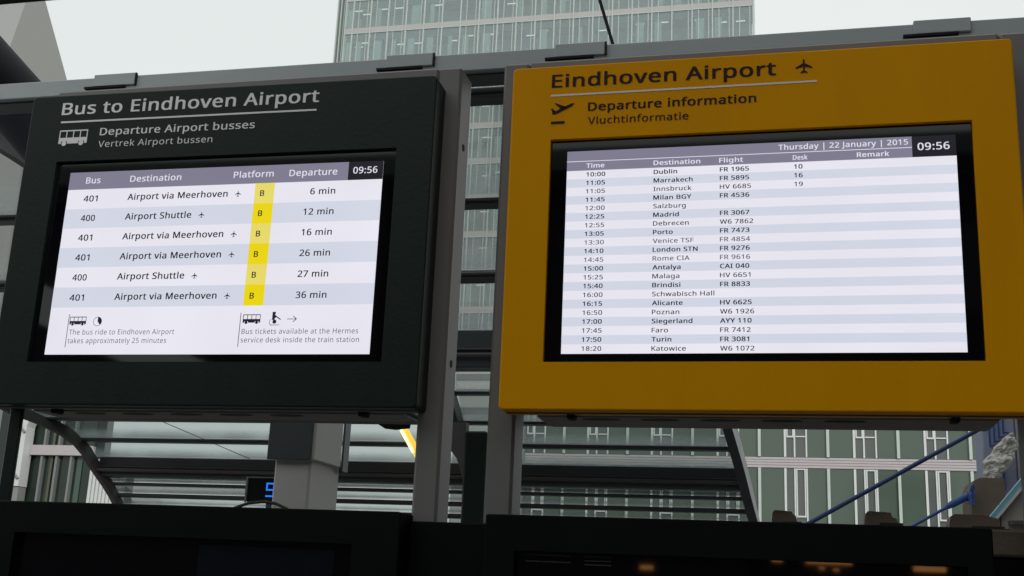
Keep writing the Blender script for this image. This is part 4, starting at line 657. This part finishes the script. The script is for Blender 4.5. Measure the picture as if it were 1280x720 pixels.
# columns under the canopy with a bracket
for x in (-3.02,):
    MB().bbox(x-.02, x+.20, 10.75, 10.95, -EYE, 1.46, .02).build("column", M_dark, can)
    pts = [(x-.021, .98), (x-.10, 1.20), (x-.24, 1.36), (x-.46, 1.47), (x-.46, 1.55), (x-.021, 1.55)]
    MB().prism(pts, 'y', 10.80, 10.90).build("bracket", M_rib, can)
# rods hung in the roof
for pts in ([(-6.9, 11.2, 1.72), (-5.9, 12.1, 1.30)],):
    MB().tube(pts, .004, 6).build("tie_wire", M_rib, can)

# lamp fixed under the canopy arch
lm = empty("strip_lamp", (-3.93, 11.6, 1.4), "lit yellow fluorescent strip lamp hanging below the canopy right of the grey pillar", "lamp")
MB().tube([(-3.92, 11.52, 1.575), (-3.93, 11.98, 1.415), (-3.92, 12.10, 1.36)], .044, 10).build("lamp_tube", M_tube, lm)
MB().tube([(-3.915, 11.44, 1.548), (-3.935, 11.92, 1.39)], .016, 8).build("glowing_core", M_tubec, lm)
MB().tube([(-4.12, 11.3, 1.632), (-4.04, 11.32, 1.622), (-3.93, 11.34, 1.61), (-3.80, 11.38, 1.59)], [.04, .075, .072, .03], 12).build("lamp_cap", M_slot, lm)

# grey pillar with box
pi = empty("grey_pillar", (-2.68, 6.2, -EYE), "square grey pillar wearing a dark-fronted box, seen below the bus board", "pillar")
MB().bbox(-2.775, -2.562, 6.0, 6.43, -EYE, .655, .012).build("pillar_shaft", M_pillar, pi)
MB().bbox(-2.79, -2.53, 5.965, 6.36, .641, 1.10, .006).build("box_body", M_lightbox, pi)
MB().bbox(-2.80, -2.545, 5.945, 5.964, .640, 1.10, .003).build("box_front", M_boxf, pi)
MB().bbox(-2.535, -2.522, 6.37, 6.46, .62, 1.10, .004).build("edge_strip", M_purlin, pi)

# small digital sign
ls = empty("digital_sign", (-3.05, 6.55, .44), "small black digital sign with a blue lit digit beside the grey pillar", "digital sign")
MB().bbox(-3.170, -2.74, 6.50, 6.62, .445, .588, .005).build("sign_case", M_black, ls)
MB().box(-3.176, -3.166, 6.492, 6.499, .44, .592).box(-3.166, -2.74, 6.492, 6.499, .586, .592).build("sign_rim", M_gutter, ls)
mb = MB(); y = 6.496; t = .009
def seg(x0, z0, x1, z1): mb.box(min(x0, x1)-t/2, max(x0, x1)+t/2, y, y+.003, min(z0, z1)-t/2, max(z0, z1)+t/2)
bx, bz, bw, bh = -3.04, .480, .045, .037
for a in ((bx, bz+2*bh, bx+bw, bz+2*bh), (bx, bz+bh, bx+bw, bz+bh), (bx, bz, bx+bw, bz), (bx, bz+bh+t, bx, bz+2*bh-t), (bx+bw, bz+t, bx+bw, bz+bh-t), (bx+bw, bz+bh+t, bx+bw, bz+2*bh-t)): seg(*a)
mb.build("blue_digit", M_ledb, ls)
MB().bbox(-3.05, -2.95, 6.52, 6.60, -EYE, .4445, .004).build("sign_post", M_purlin, ls)

# sloping strut at upper left, stay cable, overhead roof
MB().tube([(-6.15, 5.5, 4.35), (-3.3, 5.5, 1.60)], .185, 20).build("sloping_strut", M_strut, label="thick dark steel strut sloping down at the upper left behind the beam", category="strut")
MB().tube([(-1.9, 6.45, 6.3), (-.955, 6.45, 3.03)], .010, 8).build("stay_cable", M_slot, label="thin black stay cable crossing in front of the glass tower", category="cable")
rf = empty("overhead_beam", (0, 5.3, -EYE), "black overhead beam crossing the top left corner of the view", "beam")
MB().bbox(-9, 9, 4.45, 5.0, 2.990, 3.30, .01).build("beam_body", M_roofd, rf)
for x in (-8.5, 8.5): MB().bbox(x-.12, x+.12, 4.6, 4.84, -EYE, 2.9895, .01).build("beam_post", M_roofd, rf)

# ------------------------------------------------------------------ glass office tower (about 100 m away)
TY = 100.0; FH = 3.62; PB = 1.88; TX0, TX1 = -43.05, -2.7
tw = empty("office_tower", (-23, 107, -EYE), "tall pale glass office tower with thin floor bands rising behind both boards", "building")
NF = 24; z0f = 53.6-FH*15       # a floor band sits at 53.6 m above the eye
mx = [-42.25+PB*k for k in range(21)]
bandm = None; mullm = None; spm = None
M_ceil_shade = mat("ceiling_shade_tone", (.16, .19, .185), .8)  # strip at the window tops; shade under the ceilings put into its colour
z_top = z0f+FH*NF
for k in range(NF+1):
    z = z0f+FH*k
    if z < 15: continue
    if bandm is None: bandm = MB().box(TX0, TX1, TY-.05, TY+3.7, z-.30, z+.30).build("floor_band", M_slab, tw); bandz = z; \
        lip = MB().box(TX0-.02, TX1, TY-.075, TY-.055, z-.32, z-.22).build("band_edge", M_mull, tw)
    else: inst(bandm, 0, 0, z-bandz); inst(lip, 0, 0, z-bandz)
    if spm is None: spm = MB().box(TX0+.2, TX1-.2, TY+.15, TY+.22, z-1.05, z-.301).build("ceiling_shade_strip", M_ceil_shade, tw); spz = z
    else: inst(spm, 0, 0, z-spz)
for x in mx + [TX0, TX1-.12]:
    if mullm is None: mullm = MB().box(x, x+.12, TY-.12, TY+.05, 17.2, z_top).build("mullion", M_mull, tw); mulx = x
    else: inst(mullm, x-mulx, 0, 0)
# inner back wall, partition frames, glass
MB().box(TX0+.3, TX1-.3, TY+3.4, TY+3.5, 17.2, z_top).build("inner_wall", M_room, tw)
fr0 = None
for k, x in enumerate(mx):
    for off in (.62, 1.55):
        if random.random() < .1 or x+off > TX1-.4: continue
        if fr0 is None: fr0 = MB().box(x+off, x+off+.07, TY-.045, TY-.022, 17.2, z_top-1).build("inner_frame", M_mull, tw); frx = x+off
        else: inst(fr0, x+off-frx, 0, 0)
cols = [TX0+.13]+[x+.13 for x in mx]; cole = mx+[TX1-.12]
lamp0 = None; p0 = None; rest = MB(); bl = MB()
M_blind = mat("pale_window_blind", (.58, .64, .61), .8, 0, .06, .5)
for k in range(NF):
    z = z0f+FH*k
    if z < 15: continue
    for c, (a, b) in enumerate(zip(cols, cole)):
        vis = (k >= 13 and k < 17) or (6 <= c <= 10 and k >= 6)
        if vis and 0 < c < len(cols)-1:
            if p0 is None: p0 = MB().box(a, b, TY-.02, TY+.01, z+.31, z+FH-.33).build("window_pane", M_tglass, tw); pa, pz = a, z
            else: inst(p0, a-pa, 0, z-pz)
        elif vis: MB().box(a, b, TY-.02, TY+.01, z+.31, z+FH-.33).build("window_pane", M_tglass, tw)
        else: rest.box(a, b, TY-.02, TY+.01, z+.31, z+FH-.33)
        if vis and random.random() < .55:
            if lamp0 is None: lamp0 = MB().box(a+.3, a+1.15, TY+1.2, TY+1.3, z+FH-.75, z+FH-.68).build("ceiling_lamp", M_olamp, tw); la, lz = a, z
            else: inst(lamp0, a-la+random.choice((-.2, 0, .2)), random.choice((0, .8)), z-lz)
        if random.random() < .45:
            u = a+random.random()*.6*min(1, b-a); ww = .3+random.random()*.7; bl.box(u, min(u+ww, b), TY+.25, TY+.3, z+.32, z+FH-.34-random.choice((0, 0, .6)))
rest.build("window_glazing", M_tglass, tw, kind="stuff")
bl.build("window_blinds", M_blind, tw, kind="stuff")
MB().box(TX1-.03, TX1, TY+.06, TY+3.6, 17.2, z_top-.2).build("side_glazing", M_tglass, tw)
# ribbed white side wing
MB().box(-44.25, -43.12, TY+1.2, TY+12, 17.2, z_top-.0).build("side_wing", M_conc, tw)
f0 = None
for i in range(4):
    x = -44.3+.36*i
    if f0 is None: f0 = MB().box(x, x+.13, TY+.7, TY+1.15, 17.2, z_top).build("side_fin", M_mull, tw)
    else: inst(f0, .36*i, 0, 0)

MB().box(-20, -8, TY+2, TY+12, -EYE, 17.1).build("core_leg", M_slab, tw)

# ------------------------------------------------------------------ green glazed office block (65 m away)
GY = 65.0; gb = empty("office_block", (-3, 72, -EYE), "lower office block with green glass and white window frames, right of and behind the canopy", "building")
AX = [3.26+3.6*k for k in range(-5, 3)]; GX0, GX1 = -14.74, 9.62; ZB = 7.0; GFH = 3.5
MB().box(GX0, GX1, GY+.12, GY+14, -EYE, 14.0).build("block_core", M_gglass2, gb)
band0 = None
for k in range(-2, 3):
    z = ZB+GFH*k
    for j in range(4):
        mbz = z+.02+j*.145
        if band0 is None: band0 = MB().bbox(GX0, GX1, GY-.06, GY+.1, mbz, mbz+.132, .015).build("cladding_board", M_band, gb); b0z = mbz
        else: inst(band0, 0, 0, mbz-b0z)
    if k == 2: pass
lines = [(0.0, .12, 'w'), (.50, .085, 'w'), (1.12, .08, 'w'), (2.24, .15, 'f')]
src = {}
for k in range(-2, 2):
    z0, z1 = ZB+GFH*k+.61, ZB+GFH*(k+1)
    for A in AX:
        for j, (off, wd, kd) in enumerate(lines):
            x = A+off-wd/2
            if x < GX0 or x+wd > GX1: continue
            nm = "window_frame" if kd == 'w' else "glass_fin"
            key = (nm, j)
            if key not in src: src[key] = (MB().box(x, x+wd, GY-.07 if kd == 'w' else GY-.16, GY+.1, z0, z1).build(nm, M_wmull if kd == 'w' else M_fin, gb), x, z0)
            else: o_, xx, zz = src[key]; inst(o_, x-xx, 0, z0-zz)
        # panes
        nxt = [l[0] for l in lines[1:]]+[3.6]
        for j in range(4):
            a = A+lines[j][0]+lines[j][1]/2; b = A+nxt[j]-(lines[j+1][1] if j < 3 else lines[0][1])/2
            if a < GX0 or b > GX1: continue
            key = ('p', j)
            if key not in src: src[key] = (MB().box(a, b, GY, GY+.03, z0, z1).build("window_pane", M_gglass2 if j < 2 else M_gglass, gb), a, z0)
            else: o_, xx, zz = src[key]; inst(o_, a-xx, 0, z0-zz)
        # opening lights: a frame in the narrow bays
        up = (k % 2 == 0)
        if A+1.1 > GX1 or A < GX0: continue
        fa = (A+.08, A+.46) if up else (A+.56, A+1.06)
        zc = z0+1.05 if up else z0+.35
        if k == -1: fa = (A+.56, A+1.06); zc = z0+.30
        mb = MB(); w_ = .085
        mb.box(fa[0], fa[1], GY-.09, GY-.01, zc, zc+w_).box(fa[0], fa[0]+w_*.8, GY-.09, GY-.01, zc+w_, z1-.08).box(fa[1]-w_*.8, fa[1], GY-.09, GY-.01, zc+w_, z1-.08).box(fa[0], fa[1], GY-.09, GY-.01, z1-.08, z1-.01)
        mb.build("opening_light", M_wmull, gb)
        other = (A+.56, A+1.06) if fa[0] < A+.5 else (A+.08, A+.46)
        if up: MB().box(other[0], other[1], GY-.085, GY-.01, zc+.02, zc+.085).build("transom", M_wmull, gb)
MB().bbox(-19.2, GX0-.02, GY+.5, GY+8, -EYE, 13.2, .05).build("stair_tower", M_conc, gb)
MB().box(GX0, GX1, GY-.1, GY+14, 14.001, 14.5).build("parapet", M_band, gb)
for z in (11.0, 11.9, 9.9): MB().box(-19.2, GX0-.02, GY+.4, GY+.499, z, z+.35).build("window_strip", M_gglass2, gb)

# ------------------------------------------------------------------ left: concrete wedge tower and glazed corner building
wt = empty("wedge_tower", (-32, 42, -EYE), "pale grey concrete tower with a leaning edge at the top left of the view", "tower")
WY = 40.0
zt, zb = 25.5, 17.5
xe = lambda z: -30.69-(z-20.38)*.406     # leaning right edge
xr_ = lambda z: -32.54+(z-21.8)*.16      # ridge between the two faces
P = [(-40, WY+.5), ]
mb = MB()
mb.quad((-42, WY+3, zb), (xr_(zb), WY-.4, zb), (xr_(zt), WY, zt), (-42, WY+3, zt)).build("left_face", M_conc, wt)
mb = MB()
mb.loft([[(xr_(zb), WY-.4, zb), (xe(zb), WY+2.0, zb), (xe(zb)-4, WY+9, zb), (-42, WY+3.02, zb)],
         [(xr_(zt), WY, zt), (xe(zt), WY+.8, zt), (xe(zt)-3, WY+7, zt), (-42, WY+3.02, zt)]])
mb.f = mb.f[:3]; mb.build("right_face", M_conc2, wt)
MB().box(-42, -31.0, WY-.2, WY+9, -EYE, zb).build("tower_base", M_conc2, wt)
lb = empty("glazed_corner_building", (-20, 33, -EYE), "dark glazed building with beige band and white cladding at the lower left", "building")
BY = 30.0
def bx(x0, x1, z0, z1, y0=0, y1=.1, name="panel", mt=M_wmull): return MB().box(x0*BY, x1*BY, BY+y0, BY+y1, z0*BY, z1*BY).build(name, mt, lb)
MB().box(-.76*BY, -.6500*BY, BY+.12, BY+.5, -EYE, .19*BY).build("building_core", M_lglass, lb)
MB().box(-.6498*BY, -.612*BY, BY+.12, BY+.4, -EYE, .105*BY).build("clad_core", M_conc2, lb)
bx(-.7315, -.7155, .0760, .1330, -.5, -.1, "white_cladding_panel")
MB().prism([(-.7315*BY, .1331*BY), (-.7155*BY, .1331*BY), (-.7100*BY, .1500*BY), (-.7315*BY, .1500*BY)], 'y', BY-.5, BY-.1).build("white_cladding_panel", M_wmull, lb)
bx(-.7310, -.7160, .048, .0755, -.45, -.1, "grey_plinth_panel", M_conc2)
bx(-.7150, -.6505, .1070, .1165, -.2, .1, "beige_band", M_band)
for i, x in enumerate((-.7040, -.6880, -.6720)):
    a = bx(x, x+.0022, .04, .1069, -.14, .05, "mullion", M_bmull)
    a = bx(x+.001, x+.0030, .1166, .150, -.14, .05, "mullion", M_bmull)
for i, x0 in enumerate((-.7150, -.7015, -.6855, -.6695)):
    x1 = (-.7042, -.6882, -.6722, -.6504)[i]
    bx(x0, x1, .04, .1069, .0, .03, "window_pane", M_lglass); bx(x0, x1, .1166, .15, .0, .03, "window_pane", M_lglass)
bx(-.695, -.6925, .045, .145, -.05, -.03, "inner_column", M_icol)
bx(-.6660, -.6605, .045, .104, -.03, -.02, "pale_curtain", M_curt)
for i in range(9):
    x = -.6490+.0040*i; bx(x, x+.0028, .03, .104, -.12, .1, "cladding_rib", M_wmull)
# diagonal reflections on the white wall, imitated by thin grey rods
for (a, b) in (((-.7295, .1400), (-.7155, .1270)), ((-.7300, .0965), (-.7160, .0830))):
    MB().tube([(a[0]*BY, BY-.54, a[1]*BY), (b[0]*BY, BY-.54, b[1]*BY)], .035, 6).build("slanting_reflection", M_conc2, lb)

# ------------------------------------------------------------------ right: blue rods, block, blue wall, white gable
def P3(s, y): return (s[0]*y, y, s[1]*y)
r1 = empty("tie_rod", P3((.0, .055), 9.0), "long dark blue steel tie rod rising to the right below the yellow board", "tie rod")
a, b = (.0153-.1361*.25, .0648-.0794*.25), (.1514+.1361*.35, .1442+.0794*.35)
MB().tube([P3(a, 9.0), P3(b, 9.0)], .0165, 12).build("rod", M_dblue, r1)
MB().tube([P3(b, 9.0), P3((b[0]+.02, b[1]+.0116), 9.0)], .04, 12).build("rod_socket", M_dblue, r1)
r3 = empty("tie_rod", P3((.096, .065), 8.0), "short bright blue tie rod ending in a blue bolted socket on the brown block", "tie rod")
MB().tube([P3((.070, .0500), 8.0), P3((.1225, .0805), 8.0)], .0105, 10).build("rod", M_blue, r3)
MB().tube([P3((.1195, .0790), 8.0), P3((.1245, .0818), 8.0), P3((.1335, .0868), 8.0), P3((.1365, .0880), 8.0)], [.015, .023, .023, .030], 12).build("turnbuckle", M_blue, r3)
MB().bbox(.1358*8, .1392*8, 7.88, 8.02, .0815*8, .0935*8, .01).build("bracket_plate", M_blue, r3)
hb = None
for z in (.082, .0875, .093):
    if hb is None: hb = MB().tube([(.1372*8, 7.86, z*8), (.1372*8, 7.82, z*8)], .016, 6).build("bolt", M_blue, r3); hz0 = z
    else: inst(hb, 0, 0, (z-hz0)*8)
mb = MB(); X0, X1, Zb, Zt = .1375*8.1, .1628*8.1, -.06*8, .1022*8.1
mb.prism([(X0, Zb), (X0, Zt-.07), (X0+.02, Zt-.02), (X0+.06, Zt), (X1, Zt-.002), (X1, Zb)], 'y', 8.03, 8.45)
mb.build("stone_block", M_olive, label="tall mossy brown block holding the short blue tie rod", category="stone block")
WYb = 10.0
bw = empty("blue_sheet_wall", (1.75, 10.2, -EYE), "lilac blue sheet-clad wall with blue stepped marks at the right edge", "wall")
MB().bbox(.1495*WYb, .1745*WYb, WYb, WYb+.4, -EYE, .20*WYb, .01).build("sheet_cladding", M_lilac, bw)
MB().bbox(.1748*WYb, .181*WYb, WYb-.1, WYb+.35, -EYE, .21*WYb, .01).build("corner_post", M_conc, bw)
mb = MB()
for i in range(4):
    x = (.1545+.0035*i)*WYb; z = (.1280+.0035*i)*WYb
    mb.box(x, x+.012, WYb-.014, WYb-.002, z, 1.6).box(x, x+.045, WYb-.016, WYb-.0145, z, z+.012)
mb.build("stepped_blue_marks", M_blue, bw)
MB().box(1.632, 1.645, WYb-.012, WYb-.002, .93, 1.10).build("painted_stroke", M_blue, bw)
# crumpled white sheeting
from mathutils import noise as _n
TB = [(.0985, .1525, .1545), (.101, .150, .156), (.107, .1490, .163), (.115, .151, .169), (.122, .155, .1725), (.128, .160, .1735), (.133, .1665, .1735), (.1365, .1690, .1735), (.138, .1705, .1728)]
N = 44; Mq = 28; L = []; DY = 9.75
for i in range(N):
    sv = TB[0][0]+(TB[-1][0]-TB[0][0])*i/(N-1)
    for (s0, a0, b0), (s1, a1, b1) in zip(TB, TB[1:]):
        if sv <= s1+1e-9: t = (sv-s0)/(s1-s0); xl, xr = a0+(a1-a0)*t, b0+(b1-b0)*t; break
    cx, hw, z = (xl+xr)/2*DY, (xr-xl)/2*DY, sv*DY; L.append([])
    for j in range(Mq):
        a = j/Mq*2*math.pi; p = Vector((cx+hw*math.cos(a), DY+.07*math.sin(a), z))
        d = .030*_n.noise(p*9)+.035*abs(_n.noise(p*17+Vector((3, 1, 7))))+.014*_n.noise(p*45)
        L[-1].append((p.x+d*math.cos(a), p.y+d*math.sin(a)*2.2, p.z+.02*_n.noise(p*14)))
mb = MB().loft(L); mb.poly(L[0][::-1]); mb.poly(L[-1])
mb.build("crumpled_sheeting", M_wsheet, label="crumpled torn white sheeting hanging on the lilac blue wall", category="sheeting")
# small white gable with pale blue edging
gh = empty("gabled_hut", (1.6, 7.6, -EYE), "small grimy white hut with pale blue sloping roof edge at the lower right", "hut")
HY = 7.0
e0, e1 = (.1530, .0660), (.1880, .1085)
MB().prism([(e0[0]*HY, -EYE), (e0[0]*HY, e0[1]*HY), (e1[0]*HY, e1[1]*HY), (e1[0]*HY+1.2, e1[1]*HY), (e1[0]*HY+1.2, -EYE)], 'y', HY, HY+.06).build("hut_wall", M_pinkw, gh)
dx, dz = (e1[0]-e0[0])*HY, (e1[1]-e0[1])*HY; nl = math.hypot(dx, dz); nx_, nz_ = -dz/nl, dx/nl
def strip(o0, o1, y0, y1, nm, mt):
    A = (e0[0]*HY-dx*.05, e0[1]*HY-dz*.05); B = (e1[0]*HY, e1[1]*HY)
    MB().prism([(A[0]+nx_*o0, A[1]+nz_*o0), (B[0]+nx_*o0, B[1]+nz_*o0), (B[0]+nx_*o1, B[1]+nz_*o1), (A[0]+nx_*o1, A[1]+nz_*o1)], 'y', y0, y1).build(nm, mt, gh)
strip(.001, .014, HY-.06, HY+.02, "white_edge", M_wmull); strip(.0145, .038, HY-.05, HY+.04, "blue_roof_edge", M_cyan)
MB().bbox(1.155, 1.45, HY-.1, HY-.003, .46, .487, .004).build("window_hood", M_rib, gh)
MB().box(1.112, 1.12, HY-.006, HY-.0005, .40, .58).build("wall_joint", M_rib, gh)
lw = empty("low_wall", (.7, 3.38, -EYE), "mossy brown low wall with black base at the right end of the black cabinet", "wall")
MB().bbox(.462, .95, 3.26, 3.5, .136, .205, .006).build("wall_cap", M_olive, lw)
MB().bbox(.462, .95, 3.27, 3.49, -EYE, .1355, .006).build("wall_base", M_black, lw)

# ------------------------------------------------------------------ station front behind the viewer (seen in the glass)
M_brick = mat("dark_brick_front", (.05, .042, .038), .8, 0, .25, 3, .3)
M_stg = mat("station_dark_glazing", (.02, .024, .028), .08, 0, .3, .5)
sf = empty("station_building", (0, -14, -EYE), "dark brick station building behind the viewer, mirrored in the glass", "building")
MB().prism([(-45, -EYE), (-11.6, -EYE), (-11.6, 3.72), (-14.8, 5.02), (-20, 7.0), (-20, 7.2), (-45, 7.2)], 'y', -14, -14.6).build("front_wall", M_brick, sf)
MB().prism([(-11.59, -EYE), (45, -EYE), (45, 7.2), (-19.99, 7.2), (-14.7, 5.80), (-9.9, 3.75), (-9.9, 3.60), (-11.59, 3.60)], 'y', -14, -14.6).build("front_wall", M_brick, sf)
MB().box(-46, 46, -14.8, -13.0, 7.21, 7.6).build("roof_edge", M_conc2, sf)
for z in (2.2, 4.8):
    for x in [q for q in range(-42, 42, 6) if not -24 < q < -9]: MB().box(x, x+4.2, -14.04, -13.99, z, z+1.5).build("window_pane", M_stg, sf)
for x in [q for q in range(-43, 44, 6) if not -22 < q < -9]: MB().box(x-.3, x+.3, -13.9, -13.3, -EYE, 7.2).build("pilaster", M_brick, sf)
rw = empty("unseen_shade_wing", (11, -4, -EYE), "unseen dark brick wing added at the right to shade the posts and boards", "building")
MB().box(7, 15, -13.8, 9, -EYE, 13).build("shade_wing_wall", M_brick, rw)  # out of view; added to darken the post sides and block the sun
for y in range(-12, 4, 4): MB().box(6.96, 7.01, y, y+2.6, 1.5, 3.4).build("window_pane", M_stg, rw)
for i, ((s0, s1, t0, t1)) in enumerate(((-.017, -.0088, .0321, .0352), (.0096, .0457, .0316, .0350), (.0201, .0245, .0272, .0290), (.0313, .0356, .0262, .0280), (.0934, .1171, .0285, .0325), (-.1248, -.1148, .0218, .0250))):
    y = 12.0; yl = 2*3.026-y
    lo = MB().box(s0*y, s1*y, yl-.1, yl, t0*y, t1*y).build("warm_lamp", M_warm, label=f"small warm lamp {['beside','left of','under','below','right of','far left of'][i]} the shop light strip mirrored in the cabinet glass", category="lamp", group="warm lamps mirrored in the cabinet glass")
